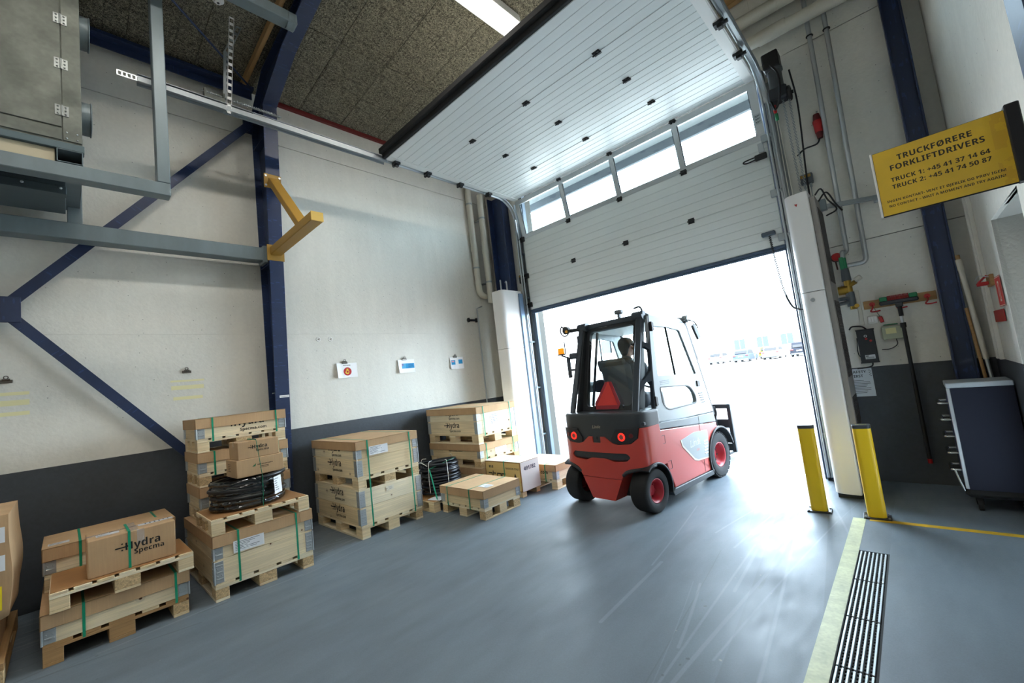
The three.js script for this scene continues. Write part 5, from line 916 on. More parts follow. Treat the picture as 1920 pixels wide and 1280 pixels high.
// ---------- forklift; local x to its right, z to its rear, f = -z forward ----------
const FORK = { pos: [3.32, 0, 1.854], turn: -6 * D2R };
{
  const t = thing('forklift', 'red and grey electric forklift with closed cab driving out of the doorway', 'forklift', FORK.pos, FORK.turn);
  const redM = new THREE.MeshPhysicalMaterial({ color: 0xc63f33, roughness: 0.38, clearcoat: 0.4, clearcoatRoughness: 0.25 });
  const dark = mat(0x33373b, 0.42), darker = mat(0x202326, 0.5), grey = mat(0x9aa0a2, 0.42), greyD = mat(0x70777b, 0.45), tyreM = mat(0x1d1e20, 0.82), rimM = mat(0xa81e2c, 0.38), pillarM = mat(0x3a424b, 0.3), seatM = mat(0x55595c, 0.7);
  const side = (shape, x0, x1, bev = 0.006, seg = 10) => { const g = extrude(shape, x1 - x0 - 2 * bev, bev, seg); g.translate(0, 0, x0 + bev); g.rotateY(Math.PI / 2); return g; };
  const plan = (shape, y0, y1, bev = 0.0, seg = 10, bs = 3) => { const g = extrude(shape, y1 - y0 - 2 * bev, bev, seg, bs); g.translate(0, 0, y0 + bev); g.rotateX(-Math.PI / 2); return g; };
  const ev = new Evaluator(); ev.attributes = ['position', 'normal']; ev.useGroups = false;
  const brush = (g) => { g = flat(g.clone()); g.deleteAttribute('uv'); const b = new Brush(g); b.updateMatrixWorld(); return b; };
  const csg = (a, b, op) => { const r = ev.evaluate(a, b, op); r.updateMatrixWorld(); return r; };
  const done = (b) => { const g = b.geometry; g.setAttribute('uv', new THREE.BufferAttribute(new Float32Array(g.attributes.position.count * 2), 2)); return g; };
  const outline = (o, fr) => { const half = [[0.575, fr], [0.575, 0.06], [0.565, -0.02], [0.52, -0.085], [0.43, -0.125], [0.30, -0.145], [0.12, -0.155]].map(([x, f]) => [x - o, f + (f < 0.1 ? o : 0)]); return roundShape([...half, ...half.slice().reverse().map(([x, f]) => [-x, f])], 0.05); };
  // counterweight
  const rearPts = [[0.155, 0.125], [0.27, 0.36], [0.315, 0.43], [0.58, 0.47], [0.58, 0.905], [0.525, 0.905], [0.505, 0.80], [0.43, 0.745], [0.28, 0.733], [0.205, 0.75], [0.11, 0.818]];
  let w = csg(brush(plan(outline(0, 0.40), 0.1, 0.95)), brush(extrude(shapeOf([...rearPts, ...rearPts.slice().reverse().map(([x, y]) => [-x, y])]), 0.8).translate(0, 0, -0.45)), INTERSECTION);
  for (const s of [-1, 1]) w = csg(w, brush(cyl(0.275, 0.5, s * 0.55, 0.235, -0.055, 'x', 36)), SUBTRACTION);
  for (const s of [-1, 1]) w = csg(w, brush(side(shapeOf([[0.22, 0.95], [0.32, 0.40], [0.42, 0.05], [0.6, 0.05], [0.6, 0.95]]), s > 0 ? 0.4 : -0.7, s > 0 ? 0.7 : -0.4, 0)), SUBTRACTION);
  const slot = roundShape([[-0.41, 0.60], [-0.37, 0.642], [0.37, 0.642], [0.41, 0.60], [0.36, 0.558], [0.2, 0.545], [0.1, 0.578], [-0.1, 0.578], [-0.2, 0.545], [-0.36, 0.558]], 0.025);
  w = csg(w, brush(extrude(slot, 0.3).translate(0, 0, 0.02)), SUBTRACTION);
  w = csg(w, brush(extrude(roundShape([[-0.055, 0.75], [0.055, 0.75], [0.055, 0.83], [-0.055, 0.83]], 0.01), 0.2).translate(0, 0, 0.10)), SUBTRACTION);
  w = csg(w, brush(extrude(shapeOf([[-0.3, 0.364], [0.3, 0.364], [0.3, 0.358], [-0.3, 0.358]]), 0.3).translate(0, 0, 0.115)), SUBTRACTION);
  add('counterweight', done(w), redM, t);
  add('tow_pin', [cyl(0.012, 0.08, 0, 0.6, 0.07, 'y', 10)], M.zinc, t);
  add('tow_knob', [cyl(0.028, 0.03, 0, 0.80, 0.12, 'y', 14), cyl(0.016, 0.05, 0, 0.77, 0.125, 'y', 12)], darker, t);
  add('charge_socket', [new THREE.SphereGeometry(0.036, 16, 12).translate(-0.26, 0.60, 0.07)], darker, t);
  // tail light housings
  for (const s of [-1, 1]) {
    const hp = [[0.215, 0.755], [0.285, 0.742], [0.43, 0.752], [0.50, 0.805], [0.52, 0.91], [0.275, 0.905], [0.205, 0.80]].map(([x, y]) => [x * s, y]);
    const hb = csg(brush(plan(outline(-0.004, 0.25), 0.5, 1.1)), brush(extrude(shapeOf(s > 0 ? hp : hp.reverse()), 0.4).translate(0, 0, -0.15)), INTERSECTION);
    const h = add('light_housing', done(hb), darker, t);
    const lx = s * 0.337, ly = 0.82, lz = 0.146;
    const ring = new THREE.TorusGeometry(0.036, 0.0085, 10, 32).rotateX(0).translate(lx, ly, lz);
    const rm = mat(0xff4030, 0.4, 0, { emissive: 0xff2a1c, emissiveIntensity: 1.1 });
    const bolts = []; for (let i = 0; i < 18; i++) { const a = i / 18 * Math.PI * 2; bolts.push(new THREE.SphereGeometry(0.0075, 6, 5).translate(lx + Math.cos(a) * 0.036, ly + Math.sin(a) * 0.036, lz + 0.006)); }
    add('tail_light', [ring, ...bolts], rm, h); add('lens', cyl(0.027, 0.01, lx, ly, lz, 'z', 24), mat(0x9c7068, 0.3), h);
    add('reflector', at(cyl(0.024, 0.008, 0, 0, 0, 'z', 22), s * 0.445, 0.832, 0.125, 0, s * 0.35, 0), mat(0x6b1416, 0.3), h);
  }
  // hood between the lights
  add('hood', [plan(outline(0.012, 0.30), 0.55, 1.075, 0.03)], dark, t);
  for (const g of [ext(0.36, 0.555, 0.90, 0.985, -0.24, 0.045, 0.03), ext(-0.555, -0.36, 0.90, 0.985, -0.24, 0.045, 0.03)]) add('pillar_base', g, dark, t);
  const script = (txt, w0, h0, col) => print(w0, h0, 2400, (k, W, H) => { k.fillStyle = col; k.font = `italic ${H * 0.85}px serif`; k.textAlign = 'center'; k.fillText(txt, W / 2, H * 0.74); k.fillRect(W * 0.02, H * 0.76, W * 0.3, H * 0.03); }, 0.4);
  const lg = script('Linde', 0.13, 0.05, '#d8cfb4'); add('maker_script', lg.geo, lg.mat, t).position.set(0.01, 0.925, 0.146);
  // flanks
  const arc = (cx, cy, r, a0, a1, n = 14) => Array.from({ length: n + 1 }, (_, i) => { const a = (a0 + (a1 - a0) * i / n) * D2R; return [cx + r * Math.cos(a), cy + r * Math.sin(a)]; });
  const flank = [[0.235, 0.835], ...[[0.335, 0.40], [0.425, 0.17]], [1.34, 0.165], ...arc(1.665, 0.28, 0.345, 200, 92, 14), [1.635, 0.712]];
  for (const s of [-1, 1]) {
    const X = (a, b) => s > 0 ? [a, b] : [-b, -a];
    const p = add('side_panel', side(shapeOf(flank), ...X(0.30, 0.555), 0.012), redM, t);
    add('side_band', side(shapeOf([[0.235, 0.842], [1.633, 0.719], [1.60, 0.848], [0.9, 0.872], [0.33, 0.912], [0.24, 0.90]]), ...X(0.40, 0.556), 0.008), greyD, t);
    add('sill', side(shapeOf([[0.37, 0.10], [1.34, 0.105], [1.36, 0.165], [0.40, 0.172], [0.34, 0.14]]), ...X(0.34, 0.572), 0.008), dark, t);
    const ins = add('inset_panel', side(roundShape([[0.68, 0.645], [0.70, 0.585], [0.94, 0.38], [1.02, 0.355], [1.335, 0.335], [1.35, 0.66], [1.0, 0.685]], 0.02), ...X(0.553, 0.5585), 0.0015), grey, t);
    add('inset_trim', side(roundShape([[0.665, 0.655], [0.69, 0.57], [0.93, 0.365], [1.02, 0.34], [1.338, 0.32], [1.338, 0.335], [1.02, 0.358], [0.945, 0.385], [0.71, 0.585], [0.69, 0.65]], 0.008), ...X(0.553, 0.5588), 0.001), M.cream, t);
    const s2 = script('Linde', 0.26, 0.12, '#d9dbda'), lm = add('maker_script', s2.geo, s2.mat, ins); lm.position.set(s * 0.5595, 0.555, -1.0); lm.rotation.y = s * Math.PI / 2;
    const n2 = print(0.07, 0.035, 1500, (k, W, H) => { k.fillStyle = '#c79a96'; k.fillRect(0, H * 0.1, W * 0.4, H * 0.8); k.fillRect(W * 0.5, H * 0.1, W * 0.45, H * 0.8); }), nm = add('model_mark', n2.geo, n2.mat, ins); nm.position.set(s * 0.5595, 0.47, -1.05); nm.rotation.y = s * Math.PI / 2;
    for (let i = 0; i < 5; i++) add('louvre', at(cb(0.006, 0.018, 0.09, 0.003), s * 0.559, 0.535 - i * 0.036, -1.265 + i * 0.004, 0, 0, 0), M.white, ins);
    add('panel_gap', [bar([s * 0.555, 0.855, -1.175], [s * 0.555, 0.18, -1.155], 0.003, 0.006, 0.0005)], M.black, p);
    for (const y of [0.72, 0.43]) { const f0 = y > 0.6 ? 0.275 : 0.345; add('hinge_cover', [ext(s * 0.555 - 0.002, s * 0.555 + 0.002, y - 0.045, y - 0.041, -f0 - 0.07, -f0, 0), ext(s * 0.555 - 0.002, s * 0.555 + 0.002, y + 0.041, y + 0.045, -f0 - 0.07, -f0, 0), ext(s * 0.555 - 0.002, s * 0.555 + 0.002, y - 0.045, y + 0.045, -f0 - 0.072, -f0 - 0.068, 0)], M.black, p); }
    // wings
    const fw = [...arc(1.665, 0.28, 0.35, 203, 15, 24), ...arc(1.665, 0.28, 0.372, 15, 203, 24)];
    add('front_wing', side(shapeOf(fw), ...X(0.30, 0.575), 0.004), darker, t);
    const rw = [...arc(0.055, 0.24, 0.262, 125, -18, 24), ...arc(0.055, 0.24, 0.283, -18, 125, 24)];
    add('rear_wing', [side(shapeOf(rw), ...X(0.32, 0.59), 0.006), tube([[s * 0.29, 0.405, 0.135], [s * 0.36, 0.45, 0.14], [s * 0.47, 0.475, 0.10], [s * 0.565, 0.49, 0.02], [s * 0.575, 0.50, -0.06]], 0.02, 8)], darker, t);
    // door
    const win = [[0.49, 2.005], [0.80, 1.99], [1.10, 1.945], [1.335, 1.365], [0.80, 1.395], [0.415, 1.415]], low = [[0.43, 1.285], [1.09, 1.245], [1.20, 1.12], [1.195, 1.02], [0.52, 1.02], [0.43, 1.10]];
    const dsh = roundShape([[0.25, 0.925], [0.41, 2.13], [1.20, 2.075], [1.29, 2.00], [1.605, 0.855], [0.9, 0.88]], [0.02, 0.03, 0.05, 0.05, 0.02, 0.1]);
    dsh.holes.push(roundShape(win, 0.03, THREE.Path)); dsh.holes.push(roundShape(low, [0.03, 0.09, 0.06, 0.06, 0.09, 0.05], THREE.Path));
    const lean = (g) => { const p2 = g.attributes.position; for (let i = 0; i < p2.count; i++) p2.setX(i, p2.getX(i) - s * Math.max(0, p2.getY(i) - 0.9) * 0.035); g.computeVertexNormals(); return g; };
    const d = add('cab_door', lean(side(dsh, ...X(0.522, 0.555), 0.005)), grey, t);
    add('door_glass', lean(side(roundShape(win, 0.03), ...X(0.534, 0.538), 0)), M.glass, d);
    add('door_glass', lean(side(roundShape(low, [0.03, 0.09, 0.06, 0.06, 0.09, 0.05]), ...X(0.534, 0.538), 0)), M.glass, d);
    const fr = roundShape(low.map(([f, y]) => [0.81 + (f - 0.81) * 1.03, 1.14 + (y - 1.14) * 1.07]), [0.03, 0.09, 0.06, 0.06, 0.09, 0.05]); fr.holes.push(roundShape(low, [0.03, 0.09, 0.06, 0.06, 0.09, 0.05], THREE.Path));
    add('window_seal', lean(side(fr, ...X(0.548, 0.559), 0.001)), M.black, d);
    add('window_bar', lean(side(shapeOf([[0.79, 1.99], [0.805, 1.99], [0.835, 1.40], [0.82, 1.40]]), ...X(0.53, 0.553), 0.002)), darker, d);
    add('door_handle', [ext(s * 0.545 - 0.012, s * 0.545 + 0.012, 1.21, 1.285, -1.355, -1.285, 0.006)], M.black, d);
    add('door_vent', [0, 1, 2, 3, 4].map((i) => at(cb(0.008, 0.012, 0.1, 0.003), s * 0.549, 1.125 - i * 0.03, -1.34 - i * 0.008)), darker, d);
    add('upper_vent', [0, 1, 2].map((i) => at(cb(0.006, 0.006, 0.2, 0.002), s * 0.54, 1.355 - i * 0.018, -0.54)), greyD, d);
    for (const [y, f] of [[1.99, 0.425], [1.145, 0.295]]) add('door_hinge', [ext(s * 0.535 - 0.02, s * 0.535 + 0.022, y - 0.05, y + 0.05, -f - 0.03, -f + 0.02, 0.008), cyl(0.014, 0.11, s * 0.55, y, -f + 0.02, 'y', 10)], M.black, d);
    add('front_post', [bar([s * 0.53, 0.80, -1.63], [s * 0.49, 2.05, -1.30], 0.045, 0.06, 0.012)], darker, t);
    // corner pillar: a plate with three slots between rear strut and door post
    const A0 = V(s * 0.485, 0.93, 0.035), B0 = V(s * 0.560, 0.93, -0.225), A1 = V(s * 0.465, 2.13, -0.38), B1 = V(s * 0.517, 2.14, -0.44);
    const ps = shapeOf([[0, 0], [1, 0], [1, 1], [0, 1]]);
    for (const hole of [[[0.08, 0.07], [0.93, 0.055], [0.92, 0.37], [0.55, 0.37], [0.1, 0.29]], [[0.1, 0.375], [0.35, 0.39], [0.9, 0.47], [0.88, 0.66], [0.36, 0.70], [0.12, 0.68]], [[0.15, 0.75], [0.86, 0.715], [0.84, 0.955], [0.55, 0.96], [0.22, 0.88]]]) ps.holes.push(roundShape(hole, 0.06, THREE.Path));
    const pg = new THREE.ExtrudeGeometry(ps, { depth: 1, bevelEnabled: false, curveSegments: 6 }), pp = pg.attributes.position, nrm = B0.clone().sub(A0).cross(A1.clone().sub(A0)).normalize().multiplyScalar(s);
    for (let i = 0; i < pp.count; i++) { const u = pp.getX(i), v = pp.getY(i), q = pp.getZ(i), P = A0.clone().lerp(B0, u).lerp(A1.clone().lerp(B1, u), v).addScaledVector(nrm, (q - 1) * 0.05 * (nrm.z > 0 ? 1 : -1)); pp.setXYZ(i, P.x, P.y, P.z); }
    pg.computeVertexNormals(); add('corner_pillar', pg, pillarM, t);
    add('rear_strut', [bar([s * 0.452, 0.93, 0.04], [s * 0.437, 2.13, -0.375], 0.075, 0.045, 0.012)], pillarM, t);
    const webG = side(shapeOf([[-0.01, 0.95], [0.24, 0.95], [0.52, 2.13], [0.37, 2.13]]), ...X(0.385, 0.41), 0.004); add('pillar_web', webG, darker, t);
    // wheels
    const wheel = (R, wd, x, f, rr2, front) => {
      const g = sub('wheel', t, [s * x, R, -f]);
      const pr = [[rr2, -wd * 0.36], [rr2 + 0.015, -wd * 0.45], [R * 0.9, -wd * 0.5], [R * 0.965, -wd * 0.46], [R, -wd * 0.36], [R, wd * 0.36], [R * 0.965, wd * 0.46], [R * 0.9, wd * 0.5], [R * 0.8, wd * 0.49], [R * 0.79, wd * 0.5], [rr2 + 0.03, wd * 0.49], [rr2 + 0.015, wd * 0.45], [rr2, wd * 0.36]];
      const ty = new THREE.LatheGeometry(pr.map(([a, b]) => new THREE.Vector2(a, b)), 44); ty.rotateZ(-Math.PI / 2 * s);
      const gs = [ty];
      const nT = 26; if (front) for (let i = 0; i < nT; i++) { const a = i / nT * Math.PI * 2; gs.push(at(cb(wd * 0.4, 0.012, R * 0.2, 0.003), s * wd * 0.28, Math.cos(a) * R * 0.995, Math.sin(a) * R * 0.995, a, 0, 0)); }
      add('tyre', gs, tyreM, g);
      const rp = [[0.0, wd * 0.1], [0.055, wd * 0.12], [0.06, wd * 0.04], [rr2 * 0.7, wd * 0.02], [rr2 * 0.85, wd * 0.3], [rr2, wd * 0.43], [rr2 + 0.012, wd * 0.46], [rr2 + 0.012, wd * 0.4], [rr2 - 0.002, -wd * 0.3]];
      const rg = new THREE.LatheGeometry(rp.map(([a, b]) => new THREE.Vector2(Math.max(a, 0.0005), b)), 36); rg.rotateZ(-Math.PI / 2 * s); add('rim', rg, rimM, g);
      for (let i = 0; i < 6; i++) { const a = i / 6 * Math.PI * 2 + 0.3; add('wheel_nut', cyl(0.011, 0.03, s * wd * 0.06, Math.cos(a) * rr2 * 0.55, Math.sin(a) * rr2 * 0.55, 'x', 6), front ? M.black : rimM, g); }
      return g;
    };
    wheel(0.228, 0.2, 0.46, 0.06, 0.115, false).rotation.y = -0.03; wheel(0.285, 0.23, 0.425, 1.665, 0.145, true);
  }
  add('chassis', [ext(-0.31, 0.31, 0.13, 0.82, -1.62, -0.05, 0.01), ext(-0.55, 0.55, 0.55, 0.80, -1.30, -0.40, 0.01)], darker, t);
  // rear window frame leaning forward
  const y0 = 1.045, z0 = -0.115, y1 = 2.155, z1 = -0.43, fl = Math.hypot(y1 - y0, z1 - z0), fa = -Math.atan2(z0 - z1, y1 - y0);
  const fs = roundShape([[-0.40, 0], [0.40, 0], [0.40, fl], [-0.40, fl]], 0.03), hp = [[-0.33, 0.085], [0.33, 0.085], [0.33, fl - 0.1], [-0.33, fl - 0.1]];
  fs.holes.push(roundShape(hp, 0.06, THREE.Path));
  const rf = add('rear_frame', extrude(fs, 0.04, 0.006, 8).translate(0, 0, -0.045), darker, t); rf.position.set(0, y0, z0); rf.rotation.x = fa;
  add('rear_glass', extrude(roundShape(hp, 0.06), 0.004).translate(0, 0, -0.025), M.glass, rf);
  const cp = print(0.16, 0.06, 1600, (k, W, H) => { k.fillStyle = '#c9d0d4'; k.font = `${H * 0.9}px sans-serif`; k.fillText('ncnie', W * 0.05, H * 0.75); }); add('frame_print', cp.geo, cp.mat, rf).position.set(-0.12, fl - 0.05, 0.003);
  // warning triangle
  const tri = (r, c) => [[0, r * 1.0], [-c, r * 1.0], [-0.19 * r / 0.34, 0.07], [-0.165 * r / 0.34, 0], [0.165 * r / 0.34, 0], [0.19 * r / 0.34, 0.07], [c, r * 1.0]];
  const tp = add('warning_triangle', extrude(shapeOf(tri(0.33, 0.045)), 0.004).translate(0, 0.045, 0.012), mat(0x9e1f2c, 0.45), rf);
  add('triangle_core', extrude(shapeOf([[0, 0.335], [-0.15, 0.045], [0.15, 0.045]]), 0.003).translate(0, 0.045, 0.0155), mat(0xd8342c, 0.45), tp);
  for (const x of [-0.19, 0.21]) add('bumper_stop', cyl(0.018, 0.03, x, 0.075, 0.01, 'z', 14), M.black, rf);
  add('wiper', [bar([0.345, fl - 0.12, 0.015], [0.335, fl - 0.36, 0.015], 0.008, 0.008), cyl(0.014, 0.03, 0.33, fl - 0.36, 0.01, 'z', 10)], M.black, rf);
  add('latch', [cyl(0.016, 0.03, -0.31, fl - 0.24, 0.012, 'z', 10), ext(-0.33, -0.315, fl - 0.62, fl - 0.26, -0.03, -0.02)], M.black, rf);
  add('inner_bar', [bar([-0.27, 0.1, -0.06], [-0.26, fl - 0.1, -0.06], 0.03, 0.03, 0.006)], darker, rf);
  // roof
  const roofG = plan(roundShape([[-0.50, 0.40], [0.50, 0.40], [0.48, 1.30], [-0.48, 1.30]], 0.06), 2.10, 2.165, 0.012); { const q = roofG.attributes.position; for (let i = 0; i < q.count; i++) q.setY(i, q.getY(i) - Math.max(0, -q.getZ(i) - 0.4) * 0.085); }
  add('roof', roofG, pillarM, t);
  add('headliner', [bar([0, 2.075, -0.46], [0, 2.015, -1.24], 0.9, 0.012, 0.004)], M.white, t);
  for (const x of [0.42, -0.42]) add('corner_joint', cyl(0.055, 0.14, x, 2.135, -0.39, 'x', 18), pillarM, t);
  add('roof_bow', [tube([[0.47, 2.13, -0.36], [0.5, 2.19, -0.34], [0.46, 2.235, -0.36], [0.38, 2.235, -0.38]], 0.012)], pillarM, t);
  add('rear_camera', [cb(0.1, 0.055, 0.07, 0.012)].map((g) => at(g, 0.10, 2.245, -0.47)).concat([ext(0.085, 0.115, 2.15, 2.22, -0.49, -0.45)]), mat(0x6f7579, 0.45), t);
  // work lamps
  const wl = add('work_lamp', [cyl(0.045, 0.06, -0.6, 2.13, -0.26, 'z', 20, 0.055), rod([-0.43, 2.12, -0.38], [-0.6, 2.12, -0.28], 0.026)], darker, t);
  add('amber_lens', cyl(0.02, 0.012, -0.575, 2.11, -0.222, 'z', 14), mat(0xe0a020, 0.3), wl);
  add('lamp_guard', [rod([-0.6, 2.12, -0.28], [-0.66, 2.19, -0.23], 0.01), new THREE.TorusGeometry(0.075, 0.01, 8, 26, Math.PI * 1.3).rotateZ(2.2).translate(-0.61, 2.13, -0.23)], M.black, wl);
  // amber beacon
  const bc = add('beacon_arm', [ext(-0.62, -0.57, 1.50, 1.77, -0.235, -0.195, 0.008), bar([-0.595, 1.77, -0.215], [-0.70, 1.805, -0.21], 0.03, 0.02), ext(-0.58, -0.45, 1.74, 1.82, -0.29, -0.2, 0.02), bar([-0.6, 1.6, -0.215], [-0.46, 1.6, -0.2], 0.03, 0.03), cyl(0.06, 0.014, -0.70, 1.818, -0.21, 'y', 20), bar([-0.63, 1.82, -0.21], [-0.635, 1.99, -0.22], 0.02, 0.008)], pillarM, t);
  const bm = new THREE.MeshPhysicalMaterial({ color: 0xf0a21c, roughness: 0.25, emissive: 0xe88a10, emissiveIntensity: 0.7 });
  add('amber_beacon', [cyl(0.046, 0.075, -0.70, 1.863, -0.21, 'y', 24, 0.042), new THREE.SphereGeometry(0.042, 20, 8, 0, 6.3, 0, 1.57).scale(1, 0.2, 1).translate(-0.70, 1.90, -0.21)], bm, bc);
  // mirrors and front lamp
  const mr = add('door_mirror', [at(cb(0.03, 0.2, 0.1, 0.014), 0.66, 1.90, -1.24, 0.35, 0, 0.1), tube([[0.5, 2.04, -1.24], [0.58, 2.06, -1.22], [0.67, 2.02, -1.21], [0.70, 1.93, -1.24]], 0.007)], darker, t);
  add('front_lamp', [cyl(0.05, 0.07, 0.5, 2.09, -1.36, 'x', 18), bar([0.2, 2.11, -1.30], [0.5, 2.09, -1.34], 0.05, 0.05, 0.01)], grey, t);
  add('wiper_arm', bar([0.5, 1.92, -1.36], [0.52, 1.55, -1.46], 0.014, 0.03, 0.004), darker, t);
  const im = add('inside_mirror', [at(cb(0.15, 0.19, 0.03, 0.02), -0.56, 1.87, -1.02, 0, 0.4, 0), rod([-0.53, 1.95, -1.02], [-0.5, 2.04, -1.1], 0.006)], greyD, t);
  // windscreen and inside
  const ws = add('windscreen', extrude(roundShape([[-0.46, 0], [0.46, 0], [0.45, 1.13], [-0.45, 1.13]], 0.04), 0.004), M.glass, t); ws.position.set(0, 0.90, -1.60); ws.rotation.x = 0.265;
  const wb = add('windscreen_frame', [bar([-0.5, 0.87, -1.61], [0.5, 0.87, -1.61], 0.05, 0.06, 0.01), bar([-0.48, 2.04, -1.31], [0.48, 2.04, -1.31], 0.05, 0.05, 0.01)], darker, t);
  add('dashboard', [ext(-0.45, 0.45, 0.78, 1.12, -1.56, -1.40, 0.03)], dark, t);
  const sw = add('steering_wheel', [new THREE.TorusGeometry(0.14, 0.014, 10, 32).rotateX(Math.PI / 2 - 0.5).translate(-0.05, 1.30, -1.20), rod([-0.05, 1.29, -1.20], [-0.05, 0.95, -1.40], 0.025)], M.black, t);
  const st = sub('driver_seat', t, [0, 0, 0]);
  add('seat_back', [at(cb(0.44, 0.60, 0.11, 0.05), -0.06, 1.33, -0.50, 0.14, 0, 0), at(cb(0.42, 0.16, 0.06, 0.03), -0.10, 1.60, -0.455, 0.3, 0, 0)], seatM, st);
  add('seat_cushion', [at(cb(0.46, 0.13, 0.46, 0.05), -0.04, 0.98, -0.78)], seatM, st);
  add('seat_base', ext(-0.2, 0.16, 0.78, 0.93, -0.95, -0.6, 0.02), dark, st);
  add('bag', [new THREE.SphereGeometry(0.11, 20, 14).scale(1.0, 0.75, 0.8).rotateZ(0.35).translate(-0.40, 1.35, -0.55)], mat(0x2a2320, 0.8), t).userData.label = 'dark bag hanging inside the rear window';
  // carriage in front
  const ca = sub('fork_carriage', t, [0, 0, -2.1]);
  add('side_upright', at(cb(0.05, 0.66, 0.05, 0.006), 0.545, 0.56, 0), dark, ca); add('side_upright', at(cb(0.05, 0.66, 0.05, 0.006), -0.545, 0.56, 0), dark, ca);
  add('cross_bar', at(cb(1.1, 0.06, 0.06, 0.006), 0, 0.86, 0), dark, ca); add('cross_bar', at(cb(1.1, 0.1, 0.06, 0.006), 0, 0.30, 0), dark, ca); add('cross_bar', at(cb(1.1, 0.12, 0.04, 0.006), 0, 0.62, 0), dark, ca);
  add('hydraulic_hose', tube([[0.36, 0.86, 0.03], [0.40, 0.78, 0.08], [0.38, 0.66, 0.1], [0.42, 0.52, 0.06]], 0.012), M.black, ca);
  add('tilt_cylinder', [rod([0.36, 0.86, 0.06], [0.36, 0.5, 0.06], 0.025), rod([0.2, 0.4, 0.1], [0.2, 0.5, 0.5], 0.035)], dark, ca);
  for (const x of [-0.3, 0.3]) { add('mast_channel', ext(x - 0.04, x + 0.04, 0.06, 0.95, 0.05, 0.17, 0.006), dark, ca); add('fork', [ext(x * 0.6 - 0.05, x * 0.6 + 0.05, 0.08, 0.4, -0.08, -0.03, 0.006), ext(x * 0.6 - 0.05, x * 0.6 + 0.05, 0.06, 0.10, -0.75, -0.03, 0.006)], darker, ca); }
}
